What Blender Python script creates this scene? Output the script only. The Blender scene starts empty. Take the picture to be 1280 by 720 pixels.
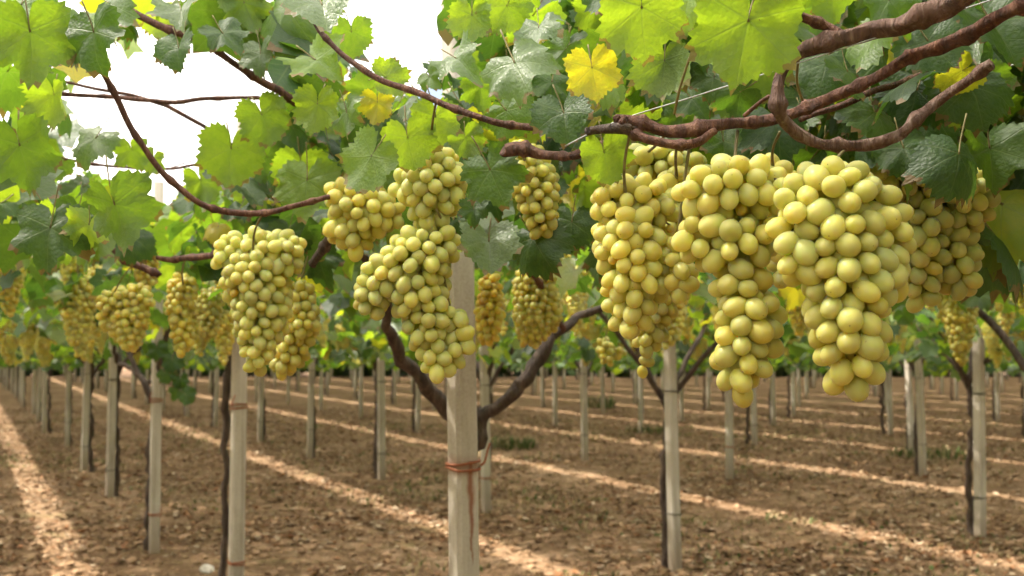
import bpy, bmesh, math, random
import numpy as np
from mathutils import Vector, Matrix, noise

random.seed(7)
rng = np.random.default_rng(11)
SC = bpy.context.scene
COL = SC.collection
R = math.radians

# ------------------------------------------------------------------ camera
FPX, HOR, CH = 1310.0, 433.0, 1.35            # focal length and horizon in photo pixels, eye height in metres
PITCH = math.atan((HOR - 360.0) / FPX)
cam_d = bpy.data.cameras.new('camera')
cam = bpy.data.objects.new('camera', cam_d)
COL.objects.link(cam)
cam.location = (0, 0, CH)
cam.rotation_euler = (math.pi / 2 + PITCH, 0, 0)
cam_d.sensor_width = 36.0
cam_d.lens = 36.0 * FPX / 1280.0
cam_d.clip_start = 0.05
cam_d.clip_end = 600
cam_d.dof.use_dof = True
cam_d.dof.focus_distance = 1.12
cam_d.dof.aperture_fstop = 9.0
SC.camera = cam

# ------------------------------------------------------------------ light
SUN = Vector((-0.60, 0.05, 1.0)).normalized()
world = bpy.data.worlds.new('World')
SC.world = world
world.use_nodes = True
wn = world.node_tree
bg = wn.nodes['Background']
sky = wn.nodes.new('ShaderNodeTexSky')
sky.sky_type = 'NISHITA'
sky.sun_disc = False
sky.sun_elevation = math.asin(SUN.z)
sky.sun_rotation = math.atan2(SUN.x, SUN.y)
sky.dust_density = 8.0
sky.air_density = 1.0
wn.links.new(sky.outputs[0], bg.inputs[0])
bg.inputs[1].default_value = 0.13
sun_d = bpy.data.lights.new('sun', 'SUN')
sun_d.energy = 5.0
sun_d.angle = R(0.55)
sun_d.color = (1.0, 0.93, 0.81)
sun = bpy.data.objects.new('sun', sun_d)
COL.objects.link(sun)
sun.location = (0, 0, 12)
sun.rotation_euler = SUN.to_track_quat('Z', 'Y').to_euler()
vs = SC.view_settings
vs.view_transform = 'Standard'
vs.look = 'None'
vs.gamma = 1.0
vs.use_curve_mapping = False
vs.exposure = 1.68
SC.cycles.max_bounces = 8
SC.cycles.diffuse_bounces = 4
SC.cycles.glossy_bounces = 2
SC.cycles.transmission_bounces = 4
SC.cycles.transparent_max_bounces = 8
SC.cycles.sample_clamp_indirect = 4.0
SC.cycles.use_denoising = True
try:
    SC.cycles.denoiser = 'OPENIMAGEDENOISE'
except Exception:
    pass

# ------------------------------------------------------------------ pixel helpers
CAM = Vector((0, 0, CH))
_sp, _cp = math.sin(PITCH), math.cos(PITCH)


def ray(px, py):
    x = (px - 640) / FPX
    y = (360 - py) / FPX
    return Vector((x, _cp - y * _sp, _sp + y * _cp))


def at(px, py, d):
    v = ray(px, py)
    return CAM + v * (d / v.y)


def ground_at(px, py):
    v = ray(px, py)
    return CAM + v * (-CH / v.z)


def project(p):
    d = Vector(p) - CAM
    zf = d.y * _cp + d.z * _sp
    if zf < 0.05:
        return None
    yu = -d.y * _sp + d.z * _cp
    return 640 + FPX * d.x / zf, 360 - FPX * yu / zf, zf


# ------------------------------------------------------------------ the vineyard grid
TH = R(27.5)
U = Vector((-math.sin(TH), math.cos(TH), 0))
V = Vector((math.cos(TH), math.sin(TH), 0))
S = 2.57
P0 = Vector((-0.131, 2.83, 0))
SLIT = 0.27


def cell(i, j):
    return P0 + S * (i * U + j * V)


# ------------------------------------------------------------------ object helpers
def tag(o, label=None, cat=None, group=None, kind=None):
    if label: o['label'] = label
    if cat: o['category'] = cat
    if group: o['group'] = group
    if kind: o['kind'] = kind
    return o


def link(name, data, mat=None, parent=None, loc=None):
    o = bpy.data.objects.new(name, data)
    COL.objects.link(o)
    if mat is not None and data is not None and len(data.materials) == 0:
        data.materials.append(mat)
    if parent is not None:
        o.parent = parent
    if loc is not None:
        o.location = loc
    return o


def mesh_from(name, verts, faces, smooth=True):
    me = bpy.data.meshes.new(name)
    me.from_pydata([tuple(v) for v in verts], [], faces)
    if smooth:
        me.polygons.foreach_set('use_smooth', [True] * len(me.polygons))
    me.update()
    return me


def catmull(pts, n):
    out = []
    P = [pts[0]] + list(pts) + [pts[-1]]
    for k in range(1, len(P) - 2):
        a, b, c, d = (np.array(P[k - 1]), np.array(P[k]), np.array(P[k + 1]), np.array(P[k + 2]))
        for q in range(n):
            t = q / n
            out.append(0.5 * ((2 * b) + (-a + c) * t + (2 * a - 5 * b + 4 * c - d) * t * t + (-a + 3 * b - 3 * c + d) * t ** 3))
    out.append(np.array(P[-2], float))
    return out


class Tube:
    """collects tapered tubes into one mesh"""
    def __init__(self):
        self.v, self.f = [], []

    def add(self, pts, sides=7, n=5, lump=0.0, nodes=0.0, seed=0):
        # pts: list of (x, y, z, r)
        C = catmull([tuple(p) for p in pts], n)
        if lump:                                   # kinks
            for c in C[1:-1]:
                for ax in range(3):
                    c[ax] += c[3] * 1.1 * noise.noise(Vector((c[0] * 16 + ax * 7.7 + seed, c[1] * 16, c[2] * 16)))
        base = len(self.v)
        ref = Vector((0.31, 0.2, 0.93)).normalized()
        m = len(C)
        run = 0.0
        for k, c in enumerate(C):
            p = Vector(c[:3])
            q0 = Vector(C[max(k - 1, 0)][:3]); q1 = Vector(C[min(k + 1, m - 1)][:3])
            t = (q1 - q0)
            if t.length < 1e-9: t = Vector((0, 0, 1))
            if k: run += (p - Vector(C[k - 1][:3])).length
            t.normalize()
            a = ref - t * ref.dot(t)                # carry the last frame along
            if a.length < 0.1: a = t.orthogonal()
            a.normalize(); b = t.cross(a)
            ref = a
            r = max(c[3], 0.0004)
            if nodes:
                ph = (run / nodes) % 1.0
                r *= 1.0 + 0.45 * math.exp(-((ph - 0.5) / 0.07) ** 2)
            for s in range(sides):
                an = 2 * math.pi * s / sides
                rr = r
                if lump:
                    rr *= 1 + lump * noise.noise(Vector((p.x * 9 + math.cos(an) * 1.7 + seed, p.y * 9 + math.sin(an) * 1.7, p.z * 7)))
                    rr *= 1 + lump * .9 * noise.noise(Vector((p.x * 45 + math.cos(an) * 2.2 + seed, p.y * 45 + math.sin(an) * 2.2, p.z * 38)))
                self.v.append(p + (a * math.cos(an) + b * math.sin(an)) * rr)
        for k in range(m - 1):
            for s in range(sides):
                s2 = (s + 1) % sides
                self.f.append((base + k * sides + s, base + k * sides + s2, base + (k + 1) * sides + s2, base + (k + 1) * sides + s))
        self.f.append(tuple(base + s for s in range(sides))[::-1])
        self.f.append(tuple(base + (m - 1) * sides + s for s in range(sides)))
        return self

    def mesh(self, name):
        return mesh_from(name, self.v, self.f)


def pxpath(pts):
    """(px, py, depth, radius in px) -> world tube points"""
    out = []
    for px, py, d, r in pts:
        p = at(px, py, d)
        out.append((p.x, p.y, p.z, r * .86 * d / FPX))
    return out


# ------------------------------------------------------------------ materials
def new_mat(name):
    m = bpy.data.materials.new(name)
    m.use_nodes = True
    nt = m.node_tree
    nt.nodes.clear()
    out = nt.nodes.new('ShaderNodeOutputMaterial')
    return m, nt, out


class N:
    """tiny node-graph helper"""
    def __init__(self, nt): self.nt = nt

    def n(self, typ, **kw):
        x = self.nt.nodes.new(typ)
        for k, v in kw.items(): setattr(x, k, v)
        return x

    def l(self, a, b): self.nt.links.new(a, b)

    def math(self, op, a, b=None, c=None, clamp=False):
        x = self.n('ShaderNodeMath', operation=op, use_clamp=clamp)
        for k, v in enumerate((a, b, c)):
            if v is None: continue
            if isinstance(v, (int, float)): x.inputs[k].default_value = v
            else: self.l(v, x.inputs[k])
        return x.outputs[0]

    def ramp(self, fac, stops, interp='LINEAR'):
        x = self.n('ShaderNodeValToRGB')
        cr = x.color_ramp
        cr.interpolation = interp
        while len(cr.elements) < len(stops): cr.elements.new(0.5)
        for e, (p, c) in zip(cr.elements, stops):
            e.position = p
            e.color = (*c, 1) if len(c) == 3 else c
        if fac is not None: self.l(fac, x.inputs[0])
        return x.outputs[0]

    def mix(self, fac, a, b, blend='MIX'):
        x = self.n('ShaderNodeMix', data_type='RGBA', blend_type=blend)
        for s, v in ((x.inputs[0], fac), (x.inputs[6], a), (x.inputs[7], b)):
            if isinstance(v, (int, float)): s.default_value = v
            elif isinstance(v, tuple): s.default_value = (*v, 1)
            else: self.l(v, s)
        return x.outputs[2]

    def noise(self, vec, scale, detail=4, rough=0.55, dist=0.0):
        x = self.n('ShaderNodeTexNoise')
        x.inputs['Scale'].default_value = scale
        x.inputs['Detail'].default_value = detail
        x.inputs['Roughness'].default_value = rough
        x.inputs['Distortion'].default_value = dist
        if vec is not None: self.l(vec, x.inputs['Vector'])
        return x.outputs[0]

    def bump(self, h, strength, dist):
        x = self.n('ShaderNodeBump')
        x.inputs['Strength'].default_value = strength
        x.inputs['Distance'].default_value = dist
        self.l(h, x.inputs['Height'])
        return x.outputs[0]

    def pbsdf(self, col=None, rough=0.6, normal=None, **kw):
        x = self.n('ShaderNodeBsdfPrincipled')
        if isinstance(col, tuple): x.inputs['Base Color'].default_value = (*col, 1)
        elif col is not None: self.l(col, x.inputs['Base Color'])
        if isinstance(rough, (int, float)): x.inputs['Roughness'].default_value = rough
        else: self.l(rough, x.inputs['Roughness'])
        if normal is not None: self.l(normal, x.inputs['Normal'])
        for k, v in kw.items():
            x.inputs[k.replace('_', ' ')].default_value = v
        return x


def mat_leaf():
    m, nt, out = new_mat('vine_leaf')
    g = N(nt)
    info = g.n('ShaderNodeObjectInfo')
    att = g.n('ShaderNodeAttribute', attribute_name='tint')
    mul = g.mix(1.0, info.outputs['Color'], att.outputs['Color'], 'MULTIPLY')
    sep = g.n('ShaderNodeSeparateColor'); g.l(mul, sep.inputs[0])
    hue, bri, gls = sep.outputs[0], sep.outputs[1], sep.outputs[2]
    uv = g.n('ShaderNodeUVMap', uv_map='leaf')
    sx = g.n('ShaderNodeSeparateXYZ'); g.l(uv.outputs[0], sx.inputs[0])
    x, y = sx.outputs[0], sx.outputs[1]
    vein = None
    fine = None
    for a in (0, 56, -56, 112, -112):
        s, c = math.sin(R(a)), math.cos(R(a))
        al = g.math('ADD', g.math('MULTIPLY', x, s), g.math('MULTIPLY', y, c))
        d = g.math('ABSOLUTE', g.math('SUBTRACT', g.math('MULTIPLY', x, c), g.math('MULTIPLY', y, s)))
        w = g.math('SUBTRACT', 0.030, g.math('MULTIPLY', al, 0.022))
        k = g.math('MULTIPLY', g.math('SUBTRACT', 1.0, g.math('DIVIDE', d, w), clamp=True), g.math('GREATER_THAN', al, 0.0))
        vein = k if vein is None else g.math('MAXIMUM', vein, k)
        if a in (0, 56, -56):
            ph = g.math('FRACT', g.math('MULTIPLY', g.math('SUBTRACT', al, g.math('MULTIPLY', d, 0.95)), 6.5))
            tri = g.math('ABSOLUTE', g.math('SUBTRACT', ph, 0.5))
            sv = g.math('MULTIPLY', g.math('SUBTRACT', 1.0, g.math('DIVIDE', tri, 0.07), clamp=True),
                        g.math('MULTIPLY', g.math('LESS_THAN', d, g.math('MULTIPLY', al, 0.52)), 0.55))
            fine = sv if fine is None else g.math('MAXIMUM', fine, sv)
    vn = g.math('MAXIMUM', vein, fine)
    tc = g.n('ShaderNodeTexCoord')
    nz = g.noise(tc.outputs['Object'], 22, 3)
    nz2 = g.noise(uv.outputs[0], 3.0, 4, 0.6)
    h2 = g.math('ADD', hue, g.math('MULTIPLY', g.math('SUBTRACT', nz2, 0.5), 0.35))
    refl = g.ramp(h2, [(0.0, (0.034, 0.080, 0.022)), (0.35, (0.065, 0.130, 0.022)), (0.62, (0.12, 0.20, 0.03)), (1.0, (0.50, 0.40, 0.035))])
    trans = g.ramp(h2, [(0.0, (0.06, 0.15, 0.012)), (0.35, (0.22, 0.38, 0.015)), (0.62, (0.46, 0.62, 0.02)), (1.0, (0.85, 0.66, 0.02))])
    refl = g.mix(g.math('MULTIPLY', vn, 0.3), refl, (0.22, 0.28, 0.10))
    trans = g.mix(g.math('MULTIPLY', vn, 0.32), trans, (0.20, 0.30, 0.05))
    # small brown necrotic specks and dusty patches
    sp = g.math('GREATER_THAN', g.noise(uv.outputs[0], 9.0, 2, 0.5), 0.735)
    refl = g.mix(sp, refl, (0.16, 0.08, 0.03))
    trans = g.mix(sp, trans, (0.12, 0.06, 0.02))
    rad = g.math('SQRT', g.math('ADD', g.math('MULTIPLY', x, x), g.math('MULTIPLY', y, y)))
    edge = g.math('MULTIPLY', g.math('GREATER_THAN', g.math('ADD', rad, g.math('MULTIPLY', nz2, 0.9)), 1.36), 0.75)
    refl = g.mix(edge, refl, (0.22, 0.12, 0.04))
    trans = g.mix(edge, trans, (0.26, 0.13, 0.03))
    br = g.n('ShaderNodeHueSaturation'); g.l(refl, br.inputs['Color']); g.l(bri, br.inputs['Value'])
    bt = g.n('ShaderNodeHueSaturation'); g.l(trans, bt.inputs['Color']); g.l(bri, bt.inputs['Value'])
    geo = g.n('ShaderNodeNewGeometry')
    under = g.mix(g.math('MULTIPLY', geo.outputs['Backfacing'], 0.4), br.outputs[0], (0.11, 0.16, 0.07))
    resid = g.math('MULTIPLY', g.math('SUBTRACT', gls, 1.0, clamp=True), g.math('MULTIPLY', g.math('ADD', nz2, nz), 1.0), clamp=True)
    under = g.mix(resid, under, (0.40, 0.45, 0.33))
    hgt = g.math('ADD', g.math('MULTIPLY', vn, -1.0), g.math('MULTIPLY', nz, 0.8))
    vo = g.n('ShaderNodeTexVoronoi'); vo.inputs['Scale'].default_value = 13; g.l(uv.outputs[0], vo.inputs['Vector'])
    hgt = g.math('ADD', hgt, g.math('MULTIPLY', vo.outputs['Distance'], -1.2))
    nrm = g.bump(hgt, 0.24, 0.003)
    rough = g.math('SUBTRACT', 0.72, g.math('MULTIPLY', g.math('MINIMUM', gls, 1.1), 0.36))
    b = g.pbsdf(under, rough, nrm)
    b.inputs['Specular IOR Level'].default_value = 0.6
    t = g.n('ShaderNodeBsdfTranslucent'); g.l(bt.outputs[0], t.inputs[0]); g.l(nrm, t.inputs[1])
    mx = g.n('ShaderNodeMixShader'); mx.inputs[0].default_value = 0.50
    g.l(b.outputs[0], mx.inputs[1]); g.l(t.outputs[0], mx.inputs[2]); g.l(mx.outputs[0], out.inputs[0])
    return m


def mat_grape():
    m, nt, out = new_mat('grape_skin')
    g = N(nt)
    info = g.n('ShaderNodeObjectInfo')
    att = g.n('ShaderNodeAttribute', attribute_name='tint')
    mul = g.mix(1.0, info.outputs['Color'], att.outputs['Color'], 'MULTIPLY')
    sep = g.n('ShaderNodeSeparateColor'); g.l(mul, sep.inputs[0])
    tc = g.n('ShaderNodeTexCoord')
    nz = g.noise(tc.outputs['Object'], 70, 3, 0.6)
    big = g.noise(tc.outputs['Object'], 30, 2, 0.5)
    hue = g.math('ADD', sep.outputs[0], g.math('MULTIPLY', g.math('SUBTRACT', big, 0.5), 0.5))
    col = g.ramp(hue, [(0.0, (0.52, 0.59, 0.24)), (0.22, (0.66, 0.67, 0.23)), (0.45, (0.75, 0.69, 0.18)), (0.8, (0.84, 0.65, 0.11)), (1.0, (0.62, 0.32, 0.05))])
    # pale bloom and a brown blossom scar at the lower pole
    bl = g.math('MULTIPLY', g.math('SUBTRACT', nz, 0.40, clamp=True), 1.5)
    col = g.mix(bl, col, (0.68, 0.64, 0.30))
    sx = g.n('ShaderNodeSeparateXYZ'); g.l(tc.outputs['Object'], sx.inputs[0])
    scar = g.math('MULTIPLY', g.math('LESS_THAN', sx.outputs[2], -0.01488), g.math('MULTIPLY', sep.outputs[2], 0.6))
    col = g.mix(scar, col, (0.09, 0.05, 0.02))
    spk = g.math('GREATER_THAN', g.noise(tc.outputs['Object'], 160, 1, 0.5), 0.76)
    col = g.mix(g.math('MULTIPLY', spk, 0.5), col, (0.25, 0.16, 0.05))
    v = g.n('ShaderNodeHueSaturation'); g.l(col, v.inputs['Color']); g.l(sep.outputs[1], v.inputs['Value'])
    b = g.pbsdf(v.outputs[0], g.math('ADD', 0.30, g.math('MULTIPLY', bl, 0.5)))
    b.inputs['Specular IOR Level'].default_value = 0.4
    b.inputs['Subsurface Weight'].default_value = 1.0
    b.inputs['Subsurface Radius'].default_value = (1.0, 0.75, 0.18)
    b.inputs['Subsurface Scale'].default_value = 0.013
    t = g.n('ShaderNodeBsdfTranslucent'); g.l(v.outputs[0], t.inputs[0])
    mx = g.n('ShaderNodeMixShader'); mx.inputs[0].default_value = 0.32
    g.l(b.outputs[0], mx.inputs[1]); g.l(t.outputs[0], mx.inputs[2]); g.l(mx.outputs[0], out.inputs[0])
    return m


def mat_bark(name, dark, mid, light, sc=1.0):
    m, nt, out = new_mat(name)
    g = N(nt)
    tc = g.n('ShaderNodeTexCoord')
    mp = g.n('ShaderNodeMapping'); mp.inputs['Scale'].default_value = (60 * sc, 60 * sc, 14 * sc)
    g.l(tc.outputs['Object'], mp.inputs[0])
    a = g.noise(mp.outputs[0], 1.0, 5, 0.65, 0.6)
    b2 = g.noise(tc.outputs['Object'], 14, 3)
    f = g.math('ADD', g.math('MULTIPLY', a, 0.85), g.math('MULTIPLY', b2, 0.15))
    col = g.ramp(f, [(0.32, dark), (0.52, mid), (0.72, light)])
    nrm = g.bump(a, 1.0, 0.012)
    b = g.pbsdf(col, 0.75, nrm)
    g.l(b.outputs[0], out.inputs[0])
    return m


def mat_concrete(name, stain=None):
    m, nt, out = new_mat(name)
    g = N(nt)
    tc = g.n('ShaderNodeTexCoord')
    info = g.n('ShaderNodeObjectInfo')
    off = g.n('ShaderNodeVectorMath', operation='ADD')
    g.l(tc.outputs['Object'], off.inputs[0])
    rv = g.n('ShaderNodeVectorMath', operation='SCALE'); rv.inputs[0].default_value = (37, 11, 53); g.l(info.outputs['Random'], rv.inputs[3])
    g.l(rv.outputs[0], off.inputs[1])
    mp = g.n('ShaderNodeMapping'); mp.inputs['Scale'].default_value = (1, 1, 0.22); g.l(off.outputs[0], mp.inputs[0])
    big = g.noise(mp.outputs[0], 9, 5, 0.6)
    fine = g.noise(off.outputs[0], 140, 4, 0.6)
    f = g.math('ADD', g.math('MULTIPLY', big, 0.75), g.math('MULTIPLY', fine, 0.25))
    col = g.ramp(f, [(0.30, (0.27, 0.225, 0.175)), (0.48, (0.46, 0.41, 0.335)), (0.68, (0.60, 0.56, 0.485))])
    streak = g.n('ShaderNodeMapping'); streak.inputs['Scale'].default_value = (60, 60, 1.2); g.l(off.outputs[0], streak.inputs[0])
    st = g.noise(streak.outputs[0], 1.0, 3, 0.5)
    col = g.mix(g.math('MULTIPLY', g.math('SUBTRACT', st, 0.52, clamp=True), 2.2), col, (0.17, 0.13, 0.09))
    sx = g.n('ShaderNodeSeparateXYZ'); g.l(tc.outputs['Object'], sx.inputs[0])
    # splashed soil on the foot of the post
    spl = g.math('MULTIPLY', g.math('SUBTRACT', 1.0, g.math('DIVIDE', sx.outputs[2], 0.32), clamp=True), g.math('MULTIPLY', big, 1.3))
    col = g.mix(spl, col, (0.24, 0.155, 0.09))
    if stain:
        zt, fx, fw = stain
        dz = g.math('SUBTRACT', zt, sx.outputs[2])
        wob = g.math('MULTIPLY', g.math('SUBTRACT', g.noise(tc.outputs['Object'], 25, 3), 0.5), 0.02)
        dx = g.math('ABSOLUTE', g.math('ADD', g.math('SUBTRACT', sx.outputs[0], fx), wob))
        wid = g.math('MULTIPLY', g.math('SUBTRACT', 1.0, g.math('DIVIDE', dz, 0.27), clamp=True), fw)
        mk = g.math('MULTIPLY', g.math('SUBTRACT', 1.2, g.math('DIVIDE', dx, g.math('MAXIMUM', wid, 0.0005)), clamp=True),
                    g.math('MULTIPLY', g.math('GREATER_THAN', dz, -0.012), g.math('LESS_THAN', dz, 0.26)))
        halo = g.math('MULTIPLY', g.math('SUBTRACT', 1.0, g.math('DIVIDE', g.math('ABSOLUTE', dz), 0.035), clamp=True), 0.55)
        col = g.mix(g.math('MAXIMUM', g.math('MULTIPLY', mk, 0.85), halo), col, (0.24, 0.065, 0.02))
    nrm = g.bump(fine, 0.5, 0.002)
    b = g.pbsdf(col, 0.85, nrm)
    g.l(b.outputs[0], out.inputs[0])
    return m


def mat_simple(name, col, rough=0.6, var=0.25, scale=60, metal=0.0, bumpd=0.001):
    m, nt, out = new_mat(name)
    g = N(nt)
    tc = g.n('ShaderNodeTexCoord')
    nz = g.noise(tc.outputs['Object'], scale, 4)
    c0 = tuple(c * (1 - var) for c in col); c1 = tuple(min(1, c * (1 + var)) for c in col)
    cc = g.ramp(nz, [(0.3, c0), (0.7, c1)])
    b = g.pbsdf(cc, rough, g.bump(nz, 0.4, bumpd))
    b.inputs['Metallic'].default_value = metal
    g.l(b.outputs[0], out.inputs[0])
    return m


def mat_ground():
    m, nt, out = new_mat('vineyard_soil')
    g = N(nt)
    tc = g.n('ShaderNodeTexCoord')
    p = tc.outputs['Object']
    a = g.noise(p, 0.7, 7, 0.68)
    b2 = g.noise(p, 6.0, 6, 0.7)
    c = g.noise(p, 46.0, 4, 0.65)
    f = g.math('ADD', g.math('ADD', g.math('MULTIPLY', a, 0.35), g.math('MULTIPLY', b2, 0.35)), g.math('MULTIPLY', c, 0.3))
    col = g.ramp(f, [(0.36, (0.070, 0.038, 0.019)), (0.47, (0.165, 0.096, 0.050)), (0.56, (0.275, 0.180, 0.108)), (0.70, (0.46, 0.36, 0.27))])
    gr = g.math('MULTIPLY', g.math('SUBTRACT', g.noise(p, 1.7, 5, 0.7), 0.56, clamp=True), 3.0)
    col = g.mix(g.math('MINIMUM', gr, 0.5), col, (0.20, 0.185, 0.075))
    vr = g.n('ShaderNodeTexVoronoi'); vr.inputs['Scale'].default_value = 16; g.l(p, vr.inputs['Vector'])
    hgt = g.math('ADD', g.math('MULTIPLY', c, 0.6), g.math('MULTIPLY', vr.outputs['Distance'], 0.8))
    nrm = g.bump(g.math('ADD', hgt, b2), 0.8, 0.05)
    b = g.pbsdf(col, 0.95, nrm)
    b.inputs['Specular IOR Level'].default_value = 0.15
    g.l(b.outputs[0], out.inputs[0])
    return m


def mat_tint(name, rough=0.9, trans=0.0):
    m, nt, out = new_mat(name)
    g = N(nt)
    att = g.n('ShaderNodeAttribute', attribute_name='tint')
    tc = g.n('ShaderNodeTexCoord')
    nz = g.noise(tc.outputs['Object'], 60, 3)
    col = g.mix(g.math('MULTIPLY', nz, 0.5), att.outputs['Color'], (0.10, 0.06, 0.03))
    b = g.pbsdf(col, rough)
    b.inputs['Specular IOR Level'].default_value = 0.2
    if trans:
        t = g.n('ShaderNodeBsdfTranslucent'); g.l(att.outputs['Color'], t.inputs[0])
        mx = g.n('ShaderNodeMixShader'); mx.inputs[0].default_value = trans
        g.l(b.outputs[0], mx.inputs[1]); g.l(t.outputs[0], mx.inputs[2]); g.l(mx.outputs[0], out.inputs[0])
    else:
        g.l(b.outputs[0], out.inputs[0])
    return m


def mat_film():
    m, nt, out = new_mat('cover_film')
    g = N(nt)
    tc = g.n('ShaderNodeTexCoord')
    nz = g.noise(tc.outputs['Object'], 1.5, 3)
    col = g.ramp(nz, [(0.3, (0.70, 0.70, 0.69)), (0.7, (0.76, 0.76, 0.75))])
    d = g.n('ShaderNodeBsdfDiffuse'); g.l(col, d.inputs[0])
    t = g.n('ShaderNodeBsdfTranslucent'); g.l(col, t.inputs[0])
    mx = g.n('ShaderNodeMixShader'); mx.inputs[0].default_value = 0.82
    g.l(d.outputs[0], mx.inputs[1]); g.l(t.outputs[0], mx.inputs[2])
    tr = g.n('ShaderNodeBsdfTransparent')
    m2 = g.n('ShaderNodeMixShader'); m2.inputs[0].default_value = 0.24
    g.l(mx.outputs[0], m2.inputs[1]); g.l(tr.outputs[0], m2.inputs[2]); g.l(m2.outputs[0], out.inputs[0])
    return m


M_LEAF = mat_leaf()
M_GRAPE = mat_grape()
M_TRUNK = mat_bark('vine_trunk_bark', (0.022, 0.014, 0.010), (0.075, 0.048, 0.034), (0.17, 0.12, 0.09))
M_CANE = mat_bark('ripe_cane_bark', (0.035, 0.013, 0.008), (0.115, 0.043, 0.023), (0.27, 0.135, 0.08), 1.6)
M_OLD = mat_bark('old_grey_bark', (0.045, 0.020, 0.013), (0.13, 0.065, 0.042), (0.34, 0.25, 0.20), 1.2)
M_STEM = mat_simple('green_bunch_stem', (0.16, 0.13, 0.045), 0.6, 0.4, 80)
M_PETIOLE = mat_simple('leaf_stalk', (0.18, 0.15, 0.05), 0.55, 0.35, 60)
M_POST = mat_concrete('post_concrete')
M_POST_R = mat_concrete('post_concrete_rusty', (1.035, 0.004, 0.016))
M_RUST = mat_simple('rusty_tie_wire', (0.30, 0.10, 0.045), 0.8, 0.4, 200)
M_TIE = mat_simple('dark_tie_wire', (0.05, 0.045, 0.04), 0.7, 0.4, 200)
M_WIRE = mat_simple('galvanised_wire', (0.45, 0.45, 0.44), 0.4, 0.15, 100, 0.8)
M_SOIL = mat_ground()
M_LITTER = mat_tint('dry_leaf_litter', 0.85, 0.12)
M_CLOD = mat_tint('soil_clods', 0.95)
M_GRASS = mat_tint('weeds_green', 0.7, 0.3)
M_FILM = mat_film()
M_STONE = mat_simple('limestone', (0.55, 0.50, 0.43), 0.9, 0.2, 30, 0, 0.004)


def set_tint(me, cols):
    """one colour per face, given as list/array (nfaces, 3)"""
    a = me.attributes.new('tint', 'FLOAT_COLOR', 'FACE')
    arr = np.ones((len(me.polygons), 4), np.float32)
    arr[:, :3] = cols
    a.data.foreach_set('color', arr.ravel())


# ------------------------------------------------------------------ ground
def gheight(x, y):
    return 0.022 * noise.noise(Vector((x * 0.9, y * 0.9, 3.3))) + 0.014 * noise.noise(Vector((x * 3.1, y * 3.1, 9.1)))


def axis(lo, hi, flo, fhi, fine, coarse):
    a = list(np.arange(lo, flo, coarse)) + list(np.arange(flo, fhi, fine)) + list(np.arange(fhi, hi + coarse, coarse))
    return a


xs = axis(-220, 220, -14, 14, 0.16, 8)
ys = axis(-60, 380, 4, 26, 0.16, 8)
gv = []
for yy in ys:
    for xx in xs:
        w = 1.0 if (-14 <= xx <= 14 and 4 <= yy <= 26) else 0.0
        gv.append((xx, yy, gheight(xx, yy) if w else 0.0))
nx = len(xs)
gf = [(r * nx + c, r * nx + c + 1, (r + 1) * nx + c + 1, (r + 1) * nx + c) for r in range(len(ys) - 1) for c in range(nx - 1)]
ground = link('ground', mesh_from('ground', gv, gf), M_SOIL)
tag(ground, 'brown vineyard soil with dry leaves and sunlit strips', 'ground', kind='structure')


# ------------------------------------------------------------------ film covers stretched above the rows, open slits between them
FILM_Z = 2.50
SV = -SUN.dot(V) / SUN.z                # shift of the light along V per metre of fall
SLIT_AT = 2.0 - FILM_Z * SV             # where the slit lies beside its row, so that its light falls between the rows
film_v, film_f = [], []
nu, nvv = 60, 8
for a in range(nu + 1):
    for b in range(nvv + 1):
        uu = -9.0 + 75.0 * a / nu
        t = b / nvv * 2 - 1
        vv = t * (S - SLIT) / 2
        edge = 0.012 * math.sin(uu * 5.1) * abs(t) ** 6
        zz = FILM_Z + 0.26 * (1 - t * t) + 0.02 * math.sin(uu * 2.4) * (1 - t * t)
        p = U * uu + V * (vv + edge)
        film_v.append((p.x, p.y, zz))
for a in range(nu):
    for b in range(nvv):
        q = a * (nvv + 1) + b
        film_f.append((q, q + 1, q + nvv + 2, q + nvv + 1))
film_me = mesh_from('film_cover', film_v, film_f)
for j in range(-9, 22):
    o = link('film_cover', film_me, M_FILM, loc=P0 + V * (S * (j + .5) + SLIT_AT))
    tag(o, 'long white translucent film stretched above a vine row', 'film cover', 'film covers above the vine rows')

# sun slabs: where the slit light passes, leaves are thin
def in_slab(p, pad=0.0):
    vv = (Vector(p) - P0).dot(V)
    x = vv - (FILM_Z - p[2]) * SV          # back up to the film
    f = ((x - SLIT_AT) / S) % 1.0
    f = min(f, 1 - f) * S
    return f < SLIT / 2 + pad


# ------------------------------------------------------------------ posts
OBS = {(2, 0): (193, 690), (3, 0): (137, 622), (4, 0): (105, 590), (1, 1): (844, 712), (2, 1): (608, 640), (2, 2): (912, 600),
       (3, 2): (731, 577), (3, 1): (477, 600), (4, 1): (387, 572), (5, 1): (325, 553), (3, 3): (943, 556), (4, 4): (967, 531),
       (3, 4): (1140, 570), (4, 5): (1113, 544), (4, 3): (801, 542), (5, 3): (694, 533), (5, 2): (522, 541), (6, 2): (451, 524),
       (7, 2): (401, 513), (8, 2): (360, 505)}


def post_pos(i, j):
    if (i, j) in OBS:
        return ground_at(*OBS[(i, j)])
    c = cell(i, j)
    if (i, j) == (1, 0):
        return at(297, 600, c.y) * 1.0 - Vector((0, 0, at(297, 600, c.y).z))
    if (i, j) == (0, 0):
        return Vector((at(587, 640, 2.83).x, 2.83, 0))
    k = random.Random(i * 91 + j * 7)
    return c + Vector((k.uniform(-.07, .07), k.uniform(-.07, .07), 0))


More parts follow.
